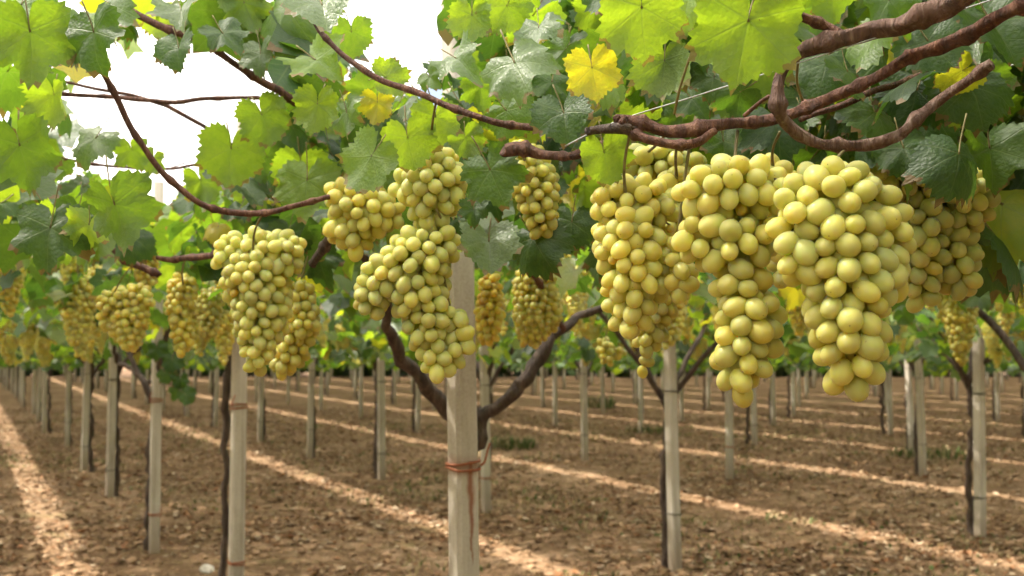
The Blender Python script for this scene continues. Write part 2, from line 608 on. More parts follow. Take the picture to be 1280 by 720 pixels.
def post_mesh(w, h, seed):
    bm = bmesh.new()
    k = random.Random(seed)
    lv = 7
    rings = []
    ch = w * 0.14
    for q in range(lv + 1):
        z = h * q / lv - (0.25 if q == 0 else 0)
        ww = w * (1.0 - 0.06 * q / lv) / 2
        dx, dy = k.uniform(-.0025, .0025), k.uniform(-.0025, .0025)
        cs = []
        for sx, sy in ((-1, -1), (1, -1), (1, 1), (-1, 1)):
            a = (sx * ww, sy * (ww - ch)); b = (sx * (ww - ch), sy * ww)
            if sx * sy > 0: pair = (a, b) if True else (b, a)
            else: pair = (b, a)
            cs += [pair[0], pair[1]]
        # order: go round counter-clockwise by angle
        cs.sort(key=lambda c: math.atan2(c[1], c[0]))
        rings.append([bm.verts.new((c[0] + dx, c[1] + dy, z)) for c in cs])
    for q in range(lv):
        for s in range(8):
            s2 = (s + 1) % 8
            bm.faces.new((rings[q][s], rings[q][s2], rings[q + 1][s2], rings[q + 1][s]))
    bm.faces.new(rings[-1]); bm.faces.new(rings[0][::-1])
    me = bpy.data.meshes.new('post_shaft'); bm.to_mesh(me); bm.free()
    return me


def tie_mesh(w, loops, rw, tail, seed):
    k = random.Random(seed)
    T = Tube()
    for q in range(loops):
        pts = []
        off = k.uniform(-.004, .004)
        for s in range(17):
            an = 2 * math.pi * s / 16
            hw = w / 2 + rw * 0.8
            c, sn = math.cos(an), math.sin(an)
            m = max(abs(c), abs(sn))
            rr = hw / m
            rr = min(rr, hw * 1.30)
            pts.append((c * rr, sn * rr, q * rw * 2.4 + off + 0.004 * math.sin(an + q * 2), rw))
        T.add(pts, 5, 2)
    if tail:
        T.add([(w * .5, -w * .5, 0.004, rw), (w * .62, -w * .62, 0.012, rw), (w * .75, -w * .6, 0.035, rw * .9), (w * .95, -w * .5, 0.06, rw * .8)], 5, 3)
    return T.mesh('wire_tie')


PW = 0.067
POST_MESH = [post_mesh(PW, 2.45, s) for s in range(5)]
TIE_R = tie_mesh(PW, 2, 0.0035, True, 1)
TIE_D = [tie_mesh(PW, 2, 0.0028, False, 2), tie_mesh(PW, 1, 0.0035, True, 3)]
TIE_R.materials.append(M_RUST)
for t in TIE_D: t.materials.append(M_TIE)

FIELD = []
for i in range(-2, 22):
    for j in range(-8, 18):
        c = cell(i, j)
        if c.y < -0.2 or c.y > 46: continue
        if abs(c.x) > 0.56 * c.y + 3.2: continue
        FIELD.append((i, j))
FIELD.sort(key=lambda ij: cell(*ij).length)

POST_LABEL = {
    (0, 0): 'thick square concrete post with rusty double wire tie and rust drip',
    (1, 0): 'square concrete post with rust-brown tie, rising behind the flat-topped grape bunch',
    (2, 0): 'concrete post with a dark thick trunk base, next in line behind the rust-brown tied post',
    (1, 1): 'slim concrete post with dark wire ties under the group of large hanging grape bunches',
    (2, 1): 'slim concrete post half hidden behind the thick rust-stained post',
    (2, 2): 'concrete post standing just beyond the dark-tied post, below the tail of a grape bunch',
    (3, 4): 'pale concrete post with weeds round its foot and a dark trunk beside it',
}
ORD = ['second', 'third', 'fourth', 'fifth', 'sixth', 'seventh', 'eighth', 'ninth']
ROWN = ['rust-stained post', 'dark-tied post', 'post under the long bunch tail', 'posts lined up right of that bunch tail']
ROWN[3] = 'post second behind the dark-tied one'
VINES = {}
for n, (i, j) in enumerate(FIELD):
    p = post_pos(i, j)
    k = random.Random(i * 131 + j * 17 + 5)
    post = bpy.data.objects.new('concrete_post', None)
    COL.objects.link(post)
    post.empty_display_size = 0.1
    post.location = (p.x, p.y, 0)
    rz = TH + k.uniform(-.12, .12)
    tilt = (k.uniform(-.02, .02), k.uniform(-.018, .018))
    if (i, j) == (0, 0):
        rz, tilt = R(33), (0.0, -0.020)
    elif (i, j) == (1, 0):
        tilt = (0, 0.0)
    post.rotation_euler = (tilt[0], tilt[1], rz)
    near = (i, j) in ((0, 0),)
    me = POST_MESH[n % 5]
    if near:
        me = post_mesh(PW, 2.45, 77); me.materials.append(M_POST_R)
    link('shaft', me, M_POST, post)
    d = p.length
    if d < 17:
        for zz in (1.03, 0.29):
            rust = (i, j) in ((0, 0), (1, 0), (2, 0)) or k.random() < 0.12
            t = link('wire_tie', TIE_R if rust else TIE_D[k.randrange(2)], None, post)
            t.location = (0, 0, zz + (0 if near else k.uniform(-.05, .05)))
            if not near: t.rotation_euler = (0, 0, k.randrange(4) * math.pi / 2)
    lab = POST_LABEL.get((i, j))
    if not lab and 0 <= j <= 3 and 1 <= i <= 7:
        lab = 'slim concrete post, %s in the row of the %s' % (ORD[i - 1], ROWN[j])
    if lab:
        tag(post, lab, 'post', 'concrete posts of the trellis')
    else:
        tag(post, 'slim pale concrete post among the vine rows further back', 'post', 'concrete posts of the trellis')
    VINES[(i, j)] = p

# ------------------------------------------------------------------ leaf meshes
def leaf_outline(nteeth, seed, serr=0.05):
    k = random.Random(seed)
    keys = [(0, 1.0), (12, .94), (24, .82), (31, .78), (42, .88), (56, .96), (70, .88), (80, .74), (88, .72), (100, .80), (114, .82), (130, .74), (146, .68), (160, .58), (171, .36), (180, .10)]
    dp = k.uniform(.35, 1.55)                     # how deeply this leaf is lobed
    mean = lambda a: .95 - .25 * (a / 150) ** 2 if a < 150 else None
    keys = [(a, (mean(a) + (r - mean(a)) * dp) if mean(a) else r) for a, r in keys]
    jit = [(a, r * k.uniform(.91, 1.08)) for a, r in keys]
    jit2 = [(a, r * k.uniform(.91, 1.08)) for a, r in keys]

    def rad(a, tab):
        for q in range(len(tab) - 1):
            if tab[q][0] <= a <= tab[q + 1][0]:
                t = (a - tab[q][0]) / (tab[q + 1][0] - tab[q][0])
                return tab[q][1] * (1 - t) + tab[q + 1][1] * t
        return tab[-1][1]
    out = []
    for q in range(nteeth):
        an = -180 + 360 * (q + 0.5) / nteeth
        r = rad(abs(an), jit if an > 0 else jit2)
        r *= 1 + (serr if q % 2 else -serr) * k.uniform(.3, 1.6)
        out.append((R(an), r))
    return out


def leaf_surface(x, y, k):
    """bend of the blade: fold on the midrib, droop of tip and sides, waves"""
    fold, droop, curl, wav, ph = k
    r = math.hypot(x, y)
    z = fold * abs(x) - droop * r * r * (0.6 + 0.4 * y / (r + 1e-6)) - curl * x * x
    z += wav * r * r * math.sin(5 * math.atan2(x, y) + ph)
    return z


def make_leaf(seed, nteeth=44, bend=None, petiole=True):
    k = random.Random(seed)
    if bend is None:
        bend = (k.uniform(-.10, .55), k.uniform(.10, .75), k.uniform(-.40, .60), k.uniform(.06, .26), k.uniform(0, 6))
    ol = leaf_outline(nteeth, seed)
    V_, F_, UV = [(0, 0, 0)], [], [(0, 0)]
    half = nteeth // 2
    amp = k.uniform(.07, .15)

    def add(x, y, j=0):
        z = leaf_surface(x, y, bend) + amp * noise.noise(Vector((x * 3.2 + seed, y * 3.2, seed * .37))) * min(1, math.hypot(x, y) * 2)
        V_.append((x, y, z + k.uniform(-j, j))); UV.append((x, y))
    for fr in (.36, .70):
        for q in range(half):
            a0, r0 = ol[2 * q]; a1, r1 = ol[2 * q + 1]
            an, rr = (a0 + a1) / 2, (r0 + r1) / 2 * fr
            add(rr * math.sin(an), rr * math.cos(an))
    for an, rr in ol:
        add(rr * math.sin(an), rr * math.cos(an), .015)
    I = lambda q: 1 + q
    J = lambda q: 1 + half + q
    O = lambda q: 1 + 2 * half + q
    for q in range(half):
        F_.append((J(q), O(2 * q + 1), O(2 * q)))
        if q < half - 1:
            F_.append((0, I(q + 1), I(q)))
            F_.append((I(q), I(q + 1), J(q + 1), J(q)))
            F_.append((J(q), J(q + 1), O(2 * q + 1)))
            F_.append((J(q + 1), O(2 * q + 2), O(2 * q + 1)))
    nblade = len(F_)
    if petiole:
        T = Tube()
        L = k.uniform(.55, .95); sd = k.uniform(-.2, .2)
        T.add([(0, .02, 0.0, .022), (sd * .3, -L * .4, .10, .018), (sd, -L, .32, .022)], 4, 3)
        o = len(V_)
        V_ += [tuple(v) for v in T.v]; UV += [(0, 0)] * len(T.v)
        F_ += [tuple(o + q for q in f) for f in T.f]
    # scale so that blade length from base to tip about 0.62 of width... unit = 1 along midrib
    me = mesh_from('vine_leaf', V_, F_)
    uvl = me.uv_layers.new(name='leaf')
    li = np.zeros(len(me.loops), np.int32); me.loops.foreach_get('vertex_index', li)
    uvl.data.foreach_set('uv', np.array(UV, np.float32)[li].ravel())
    set_tint(me, np.ones((len(me.polygons), 3)))
    me.materials.append(M_LEAF); me.materials.append(M_PETIOLE)
    mi = [0] * nblade + [1] * (len(me.polygons) - nblade)
    me.polygons.foreach_set('material_index', mi)
    return me


LEAVES = [make_leaf(100 + q, 60) for q in range(20)]
LEAF_FLAT = [make_leaf(300 + q, 64, (0.08 + .08 * (q % 2), 0.20, 0.10, 0.09, q * 1.3)) for q in range(4)]
LEAF_FOLD = [make_leaf(400 + q, 60, (0.65, 0.35, 0.05, 0.06, q * 1.7)) for q in range(3)]


def basis(tip, nrm):
    y = Vector(tip).normalized()
    z = Vector(nrm)
    z = (z - y * z.dot(y))
    if z.length < 1e-4: z = y.orthogonal()
    z.normalize()
    x = y.cross(z)
    return Matrix(((x.x, y.x, z.x), (x.y, y.y, z.y), (x.z, y.z, z.z)))


def put_leaf(parent, base, tip, nrm, size, tint, me):
    o = bpy.data.objects.new('leaf', me)
    COL.objects.link(o)
    o.parent = parent
    m = basis(tip, nrm) * size
    m4 = m.to_4x4(); m4.translation = Vector(base) - parent.location
    o.matrix_local = m4
    o.color = (*tint, 1)
    return o


def rand_tint(k):
    """hue (0 dark green - 1 yellow), brightness, gloss"""
    t = k.random()
    h = k.uniform(0, .16) if t < .45 else k.uniform(.16, .42) if t < .75 else k.uniform(.42, .68)
    if k.random() < .04: h = k.uniform(.7, .95)
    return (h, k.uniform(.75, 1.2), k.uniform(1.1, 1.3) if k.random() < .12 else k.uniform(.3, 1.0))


# ------------------------------------------------------------------ grapevines
def vine_root(i, j, label, group='grapevines of the vineyard'):
    p = VINES[(i, j)] if (i, j) in VINES else cell(i, j)
    k = random.Random(i * 37 + j * 101)
    e = bpy.data.objects.new('grapevine', None)
    COL.objects.link(e)
    e.empty_display_size = .1
    e.location = (p.x, p.y, 0)
    tag(e, label, 'grapevine', group)
    return e, k


def trunk_tube(k, ox, oy, arms=True):
    T = Tube()
    fz = k.uniform(1.02, 1.25)
    b = [(ox * 1.5, oy * 1.5, -.12, .034), (ox * 1.4, oy * 1.4, .08, .027)]
    nseg = 5
    for q in range(1, nseg + 1):
        t = q / nseg
        b.append((ox * (1.4 - .3 * t) + k.uniform(-.02, .02), oy * (1.4 - .3 * t) + k.uniform(-.02, .02), .08 + (fz - .08) * t, .023 - .003 * t))
    T.add(b, 8, 4, .35, seed=k.uniform(0, 50))
    e = b[-1]
    if arms:
        a0 = TH + k.uniform(-.4, .4)
        na = k.choice((3, 4, 4))
        for q in range(na):
            an = a0 + q * 2 * math.pi / na + k.uniform(-.35, .35)
            L = k.uniform(.8, 1.25)
            c, s = math.cos(an), math.sin(an)
            z1 = k.uniform(1.66, 1.78)
            pts = [(e[0], e[1], e[2] - .10, .020), (e[0] + c * .10, e[1] + s * .10, e[2] + .06, .019),
                   (e[0] + c * L * .35, e[1] + s * L * .35, (e[2] + z1) / 2 + k.uniform(-.02, .08), .016),
                   (e[0] + c * L * .65 + k.uniform(-.05, .05), e[1] + s * L * .65 + k.uniform(-.05, .05), z1, .013),
                   (e[0] + c * L, e[1] + s * L, z1 + k.uniform(0, .08), .009)]
            T.add(pts, 6, 4, .3, seed=k.uniform(0, 50))
    return T


def cane_mesh(k):
    T = Tube()
    an = k.uniform(0, 2 * math.pi); r0 = k.uniform(.2, .7)
    x, y = r0 * math.cos(an), r0 * math.sin(an)
    an2 = an + k.uniform(-.7, .7); L = k.uniform(.5, 1.0)
    z = k.uniform(1.66, 1.86)
    pts = [(x, y, z, .0055)]
    for s in range(1, 5):
        pts.append((x + L * s / 4 * math.cos(an2) + k.uniform(-.05, .05), y + L * s / 4 * math.sin(an2) + k.uniform(-.05, .05),
                    z + .16 * math.sin(s / 4 * 2.4) + k.uniform(-.05, .08), .0055 - .001 * s))
    T.add(pts, 5, 3, 0, .07)
    return T.mesh('cane')


def canopy_z(k):
    z = 1.70 + abs(k.gauss(0, .21))
    if k.random() < .22: z = k.uniform(1.50, 1.70)
    return min(z, 2.45)


def leaf_frame(k):
    """random tip and normal for a canopy leaf: blades tilt every way but mostly face up, tips droop"""
    an = k.uniform(0, 2 * math.pi)
    tilt = k.uniform(.15, 1.45)
    nrm = Vector((math.cos(an) * math.sin(tilt), math.sin(an) * math.sin(tilt), math.cos(tilt)))
    a2 = an + k.uniform(-.8, .8)
    tip = Vector((math.cos(a2), math.sin(a2), -k.uniform(.2, 1.6)))
    return tip, nrm


def low_leaf(k, size):
    """cheap 5-lobed blade for massed foliage: local verts and faces"""
    keys = [(-180, .12), (-150, .55), (-112, .78), (-84, .62), (-56, .95), (-28, .74), (0, 1.0), (28, .74), (56, .95), (84, .62), (112, .78), (150, .55)]
    fold, dr = k.uniform(0, .35), k.uniform(.05, .45)
    vs_ = [(0, 0, 0)]
    for a, r in keys:
        rr = r * k.uniform(.93, 1.07)
        x, y = rr * math.sin(R(a)), rr * math.cos(R(a))
        vs_.append((x, y, fold * abs(x) - dr * rr * rr * .6 + k.uniform(-.06, .06)))
    fs = [(0, 1 + (q + 1) % 12, 1 + q) for q in range(12)]
    return vs_, fs


def foliage_mesh(k, n, keep, low=0.0, big=1.0):
    V_, F_, T_, UV = [], [], [], []
    c = 0
    tries = 0
    while c < n and tries < n * 6:
        tries += 1
        x, y = k.uniform(-S / 2, S / 2) * 1.06, k.uniform(-S / 2, S / 2) * 1.06
        p = U * x + V * y
        p = Vector((p.x, p.y, k.uniform(1.04 if low > .5 else 1.26 if low > .3 else 1.36, 1.68) if k.random() < low else canopy_z(k)))
        if not keep(p): continue
        sz = k.uniform(.055, .10) * big
        tip, nrm = leaf_frame(k)
        B = basis(tip, nrm)
        lv, lf = low_leaf(k, sz)
        o = len(V_)
        for v in lv:
            V_.append(tuple(p + B @ (Vector(v) * sz))); UV.append((v[0], v[1]))
        F_ += [tuple(o + q for q in f) for f in lf]
        T_ += [rand_tint(k)] * len(lf)
        c += 1
    me = mesh_from('foliage', V_, F_)
    uvl = me.uv_layers.new(name='leaf')
    li = np.zeros(len(me.loops), np.int32); me.loops.foreach_get('vertex_index', li)
    uvl.data.foreach_set('uv', np.array(UV, np.float32)[li].ravel())
    set_tint(me, np.array(T_))
    me.materials.append(M_LEAF)
    return me


def keep_at(q):
    def f(p):
        if not in_slab(P0 + p, .03): return True
        return random.random() < (.20 if math.sin(p.dot(U) * 3.4 + q * 1.9) + .6 * math.sin(p.dot(U) * 7.7 + q) > .35 else .04)
    return f


def keep_local(p):
    # local coordinates around a grid point: the slit pattern repeats with the rows
    return not in_slab(P0 + p, .03) or random.random() < .05


kk = random.Random(5)
FOL = [foliage_mesh(random.Random(50 + q), 1050, keep_at(q), .22) for q in range(6)]
FOLX = [foliage_mesh(random.Random(110 + q), 1150, keep_at(q + 5), .52, 1.15) for q in range(4)]
FOLF = [foliage_mesh(random.Random(80 + q), 1050, keep_at(q + 3), .38, 1.12) for q in range(6)]
TRUNKS = []
for q in range(8):
    k = random.Random(900 + q)
    TRUNKS.append(trunk_tube(k, k.uniform(-.05, .02), k.uniform(.05, .08)).mesh('trunk'))
CANES = [cane_mesh(random.Random(700 + q)) for q in range(16)]

# --- near vines, whose leaves are told apart one by one
GAPS = [[(100, 128), (345, 122), (325, 160), (262, 185), (215, 205), (100, 205)], [(150, 80), (255, 70), (330, 95), (330, 122), (200, 120), (135, 122)],
        [(455, -60), (555, -60), (552, 60), (535, 98), (470, 70), (430, 30)], [(180, 215), (225, 200), (240, 225), (205, 245), (140, 240)]]


def inside(poly, x, y):
    r = False
    for q in range(len(poly)):
        (x1, y1), (x2, y2) = poly[q], poly[q - 1]
        if (y1 > y) != (y2 > y) and x < (x2 - x1) * (y - y1) / (y2 - y1) + x1: r = not r
    return r


def open_air(p, d_max=7.5):
    """true where the canopy has its gaps and the holes cut for sunlight, or where the photograph's viewer has clear air"""
    q = project(p)
    if q is None: return False
    x, y, d = q
    if d > d_max: return False
    if d < 1.5 and -100 < x < 1380 and y > -240: return True
    return in_gap(x, y, d) or in_hole(p)


SHINE = [at(930, 40, .96), at(803, 20, 1.0), at(742, 85, 1.02), at(920, 200, 1.0), at(790, 230, 1.12), at(1040, 210, .92), at(320, 310, 1.55), at(540, 190, 1.3), at(520, 300, 1.25), at(457, 200, 1.25), at(400, 20, 1.25)]  # spots for which sun holes are cut into the canopy


def in_hole(p):
    """narrow holes cut through the canopy so that the sun reaches the nearest leaves and bunches"""
    for c in SHINE:
        v = Vector(p) - c
        t = v.dot(SUN)
        if t > .10 and (v - SUN * t).length < .13: return True
    return False


def in_gap(x, y, d):
    r = .05 * FPX / d
    for g in GAPS:
        for ox, oy in ((0, 0), (r, 0), (-r, 0), (0, r), (0, -r)):
            if inside(g, x + ox, y + oy): return True
    return False


# boxes in which a bunch or a cane hangs free: nothing in front of it (x0, y0, x1, y1, depth)
CLEAR = [(965, 195, 1140, 515, .97), (840, 190, 990, 500, 1.05), (740, 215, 850, 425, 1.17), (440, 280, 595, 480, 1.3), (490, 175, 590, 290, 1.35), (402, 222, 500, 320, 1.5), (628, 185, 702, 300, 1.33),
         (262, 285, 384, 472, 1.6), (340, 350, 400, 478, 1.9), (120, 350, 192, 448, 2.45), (206, 342, 250, 452, 2.45), (598, 335, 636, 432, 2.35), (640, 330, 706, 432, 2.65), (785, 185, 882, 240, 1.33), (1080, 230, 1240, 392, 1.2),
         (120, 80, 185, 190, 1.42), (165, 165, 270, 268, 1.46), (240, 240, 415, 285, 1.5), (640, 130, 1180, 192, 1.1), (960, 30, 1180, 150, 1.05), (470, 85, 680, 168, 1.24), (600, 400, 720, 520, 2.95), (480, 380, 560, 520, 2.9), (560, 330, 602, 720, 2.8), (140, 260, 184, 310, 1.3)]


def blocks(p, size):
    q = project(p)
    if q is None: return False
    x, y, d = q
    r = size * .7 * FPX / d
    for x0, y0, x1, y1, dd in CLEAR:
        if d < dd and x0 - r < x < x1 + r and y0 - r < y < y1 + r: return True
    return False


NEAR = {
    (-1, 0): 'grapevine with thick red-brown curling branches carrying the biggest grape bunches',
    (0, 0): 'grapevine forking into two dark limbs behind the thick rust-stained post',
    (0, -1): 'grapevine whose thin arching red cane hangs across the bright gap in the leaves',
    (1, 0): 'grapevine with a dark trunk close against the rust-tied slim post',
    (0, 1): 'grapevine leaning its leaves behind the biggest grape bunches',
    (1, 1): 'grapevine on the slim post with dark wire ties',
    (1, -1): 'grapevine with leafy shoots beyond the thin arching cane',
}
ROOT = {}
for (i, j), lab in NEAR.items():
    e, k = vine_root(i, j, lab)
    ROOT[(i, j)] = e
    pos = e.location.copy()
    if (i, j) == (0, 0):
        T = Tube()
        b = at(590, 515, 2.96) - pos
        T.add([(b.x + .01, b.y + .02, -.1, .036), (b.x - .035, b.y, .3, .031), (b.x - .04, b.y + .01, .7, .028), (b.x - .02, b.y, 1.0, .027), (b.x, b.y, b.z, .027)], 9, 6, .35, seed=3)
        T.add([(b.x, b.y, b.z - .09, .026)] + [(x - pos.x, y - pos.y, z, r) for x, y, z, r in pxpath(
            [(575, 520, 2.95, 11), (545, 500, 2.92, 11), (515, 470, 2.85, 10), (494, 440, 2.78, 9), (487, 405, 2.7, 8), (480, 360, 2.6, 7), (455, 320, 2.4, 6), (420, 300, 2.2, 5)])], 8, 6, .3, seed=9)
        T.add([(b.x, b.y, b.z - .09, .024)] + [(x - pos.x, y - pos.y, z, r) for x, y, z, r in pxpath(
            [(605, 518, 2.95, 10), (638, 493, 2.95, 10), (664, 468, 2.95, 10), (678, 440, 2.97, 10), (698, 414, 3.0, 8), (728, 392, 3.05, 6), (770, 378, 3.1, 5), (830, 350, 3.2, 4)])], 8, 6, .3, seed=14)
        link('trunk', T.mesh('trunk'), M_TRUNK, e)
    elif (i, j) == (1, 0):
        T = Tube()
        pts = [(279, 700, 5.2, 5.5), (282, 640, 5.2, 5), (281, 560, 5.2, 5), (284, 480, 5.2, 6), (281, 440, 5.2, 7), (272, 418, 5.1, 6), (250, 402, 5.0, 5), (222, 385, 4.9, 4)]
        T.add([(x - pos.x, y - pos.y, z, r) for x, y, z, r in pxpath([(277, 800, 5.2, 7)] + pts)], 8, 5, .35, seed=21)
        T.add([(x - pos.x, y - pos.y, z, r) for x, y, z, r in pxpath([(281, 455, 5.2, 7), (290, 425, 5.25, 6), (310, 395, 5.3, 5), (345, 370, 5.3, 4)])], 7, 5, .3, seed=25)
        link('trunk', T.mesh('trunk'), M_TRUNK, e)
    elif (i, j) == (-1, 0):
        # old trunk beside its post; its head bends over into the two branches that carry the big bunches
        T = Tube()
        T.add([(.06, .03, -.1, .045), (.05, .04, .3, .036), (.07, .05, .8, .033), (.05, .05, 1.25, .030), (.02, .06, 1.55, .026)], 9, 6, .35, seed=31)
        h = Vector((.02, .06, 1.50))
        for q, (tx, ty, td) in enumerate(((1330, -90, .86), (1320, -10, .9))):
            t = at(tx, ty, td) - pos
            m = (h + t) / 2 + Vector((.03, .0, .05 - .05 * q))
            T.add([(h.x, h.y, h.z, .022), (m.x, m.y, m.z, .016), (t.x, t.y, t.z, .010)], 8, 6, .35, seed=37 + q)
        link('trunk', T.mesh('trunk'), M_TRUNK, e)
    else:
        link('trunk', trunk_tube(k, -.03, .07).mesh('trunk'), M_TRUNK, e)
    n = 0
    tries = 0
    target = {(-1, 0): 130, (0, 0): 190, (0, -1): 150, (1, 0): 200, (0, 1): 230, (1, 1): 180, (1, -1): 190}[(i, j)]
    c0 = cell(i, j)
    want_all = 620
    V_n = 0
    stuff = []
    while n < target and tries < 9000:
        tries += 1
        p = c0 + U * k.uniform(-S / 2, S / 2) + V * k.uniform(-S / 2, S / 2)
        p = Vector((p.x, p.y, canopy_z(k)))
        if in_slab(p, .03) and k.random() < .9: continue
        if open_air(p) or blocks(p, .09): continue
        q = project(p)
        if q is None or q[0] < -120 or q[0] > 1400 or q[1] < -200:
            stuff.append(p); continue
        tip, nrm = leaf_frame(k)
        put_leaf(e, p, tip, nrm, k.uniform(.055, .095), rand_tint(k), LEAVES[k.randrange(len(LEAVES))])
        n += 1
    # the rest of this vine's canopy, overhead and behind
    rest = foliage_mesh(k, 620, lambda p: not in_slab(c0 + p, .04) and not open_air(c0 + p) and not blocks(c0 + p, .08))
    o = link('foliage', rest, None, e); o.location = c0 - pos
    o['kind'] = 'stuff'
    for q in range(5): link('cane', CANES[(q * 3 + i + j * 5) % 16], M_CANE, e)

# --- all other vines
for n, (i, j) in enumerate(FIELD):
    if (i, j) in NEAR: continue
    vl = 'leafy grapevine with a slender dark trunk among the posts further back'
    if 0 <= j <= 3 and 1 <= i <= 7:
        vl = 'slender grapevine, %s in the row of the %s' % (ORD[i - 1], ROWN[j])
    e, k = vine_root(i, j, vl)
    link('trunk', TRUNKS[n * 3 % 8], M_TRUNK, e)
    fo = link('foliage', (FOL[(n * 5 + i) % 6] if cell(i, j).length < 8.5 else FOLF[(n * 5 + i) % 6] if cell(i, j).length < 15 else FOLX[(n * 3 + i) % 4]), None, e)
    c = cell(i, j)
    fo.location = c - e.location
    fo.location.z = k.uniform(-.05, .06)
    fo['kind'] = 'stuff'
    if e.location.length < 14:
        for q in range(4): link('cane', CANES[(q * 3 + n) % 16], M_CANE, e)

# the field also covers the ground beside and behind the viewer: canopy only, so that the light is right
for i in range(-4, 6):
    for j in range(-6, 7):
        if (i, j) in VINES or (i, j) in NEAR: continue
        c = cell(i, j)
        if c.y > 8 or abs(c.x) > 9 or c.y < -6: continue
        VINES[(i, j)] = c
        e, k = vine_root(i, j, 'leafy grapevine with a slender dark trunk among the posts further back')
        link('trunk', TRUNKS[(i * 3 + j) % 8], M_TRUNK, e)
        fo = link('foliage', FOL[(i * 5 + j) % 6], None, e); fo['kind'] = 'stuff'

# thick leaf layer added over the right-hand vine's arm to shade the bunches below
kq = random.Random(12)
e = ROOT[(-1, 0)]
shade_roof_c = Vector((1.02, 1.25, 0))
roof = foliage_mesh(kq, 420, lambda p: abs(p.x) < .62 and abs(p.y) < .75 and p.z > 1.66 and not open_air(shade_roof_c + p))
o = link('foliage', roof, None, e); o.location = shade_roof_c - e.location; o['kind'] = 'stuff'

# ------------------------------------------------------------------ foreground canes
def cane(root, pts, mat, name='cane', sides=8, lump=.15, nodes=.07, n=7):
    e = ROOT[root]
    T = Tube()
    T.add([(x - e.location.x, y - e.location.y, z, r) for x, y, z, r in pxpath(pts)], sides, n, lump, nodes, seed=random.uniform(0, 90))
    return link(name, T.mesh(name), mat, e)


RV, CV, LV = (-1, 0), (0, 0), (0, -1)
cane(RV, [(1330, -90, .86, 17), (1240, -30, .9, 16), (1182, 0, .93, 15), (1148, 14, .95, 14), (1121, 31, .97, 13), (1083, 43, .99, 12), (1045, 52, 1.0, 11), (1018, 57, 1.01, 11), (990, 68, 1.02, 10), (974, 84, 1.03, 8),
          (968, 115, 1.03, 9), (972, 143, 1.03, 9), (991, 166, 1.04, 9), (1025, 181, 1.05, 8), (1083, 183, 1.06, 8), (1121, 172, 1.06, 8), (1148, 149, 1.06, 7), (1182, 124, 1.06, 7), (1240, 80, 1.0, 7)], M_OLD, 'branch', 12, .42, .09, 9)
cane(RV, [(1320, -10, .9, 12), (1240, 20, .95, 11), (1178, 50, 1.0, 10), (1148, 66, 1.02, 9), (1083, 101, 1.06, 9), (1037, 125, 1.08, 9), (1006, 135, 1.08, 9), (964, 147, 1.08, 9), (914, 158, 1.07, 9), (865, 160, 1.07, 10), (826, 159, 1.07, 9), (795, 153, 1.07, 9), (772, 150, 1.07, 7)], M_CANE, 'branch', 12, .40, .06, 9)
cane(RV, [(780, 154, 1.07, 10), (792, 166, 1.07, 8), (815, 176, 1.06, 7), (845, 182, 1.06, 7), (872, 180, 1.06, 7), (893, 166, 1.06, 6)], M_CANE, 'branch', 9, .40, .05, 9)
cane(RV, [(735, 163, 1.08, 6), (752, 161, 1.08, 7), (775, 158, 1.07, 9), (790, 158, 1.07, 9)], M_TRUNK, 'branch', 8, .3, 0)
cane(CV, [(630, 188, 1.2, 8), (645, 187, 1.2, 9), (672, 192, 1.2, 7), (700, 193, 1.18, 6.5), (738, 187, 1.15, 6.5), (769, 179, 1.12, 6)], M_CANE, 'branch', 9, .40, .05, 9)
cane(RV, [(930, -22, .95, 7), (960, 0, .97, 7), (985, 14, .99, 7), (1006, 24, 1.0, 7), (1030, 33, 1.01, 7), (1062, 47, 1.0, 8)], M_CANE, 'cane')
cane(LV, [(100, 20, 1.3, 4.5), (128, 85, 1.35, 4.5), (148, 125, 1.38, 4.5), (170, 170, 1.4, 4.5), (208, 221, 1.42, 4.5), (250, 253, 1.44, 4.5), (290, 267, 1.46, 4.7), (330, 266, 1.47, 4.5), (370, 257, 1.47, 4.2), (412, 246, 1.47, 4)], M_CANE)
cane(LV, [(10, 112, 1.9, 3.2), (60, 117, 1.9, 3.2), (130, 121, 1.9, 3.2), (200, 127, 1.9, 3.4), (262, 124, 1.9, 3.2), (335, 121, 1.9, 2.6)], M_CANE)
cane(LV, [(140, 0, 1.6, 5), (190, 30, 1.6, 5.5), (245, 50, 1.62, 5.5), (290, 78, 1.65, 5), (325, 98, 1.68, 6), (350, 113, 1.7, 6), (370, 130, 1.72, 4.5)], M_CANE)
cane(LV, [(60, 196, 2.4, 2.2), (140, 208, 2.4, 2.2), (205, 211, 2.4, 2.2), (262, 204, 2.4, 2)], M_CANE)
cane(CV, [(390, 20, 1.3, 3.5), (402, 42, 1.3, 4), (432, 72, 1.29, 4.2), (482, 103, 1.27, 4.4), (545, 127, 1.25, 4.6), (600, 147, 1.23, 4.8), (640, 158, 1.22, 5), (672, 162, 1.2, 5)], M_CANE)
cane(CV, [(632, 312, 2.3, 4), (655, 330, 2.4, 4), (676, 358, 2.55, 4), (692, 390, 2.75, 4), (703, 412, 3.0, 4.5)], M_CANE)
cane(LV, [(142, 312, 2.3, 5), (160, 328, 2.3, 5), (180, 338, 2.3, 5.5), (200, 345, 2.3, 5)], M_CANE)
cane(LV, [(196, 322, 1.9, 3.5), (215, 326, 1.9, 4.5), (238, 323, 1.85, 5), (268, 317, 1.8, 4.5)], M_CANE)
cane(CV, [(440, 250, 1.6, 6), (425, 275, 1.6, 7), (405, 310, 1.65, 7), (390, 330, 1.7, 6)], M_TRUNK, 'branch')
cane(RV, [(1000, 150, 1.2, 4), (1080, 120, 1.25, 5), (1150, 95, 1.25, 5), (1250, 40, 1.2, 6)], M_CANE)
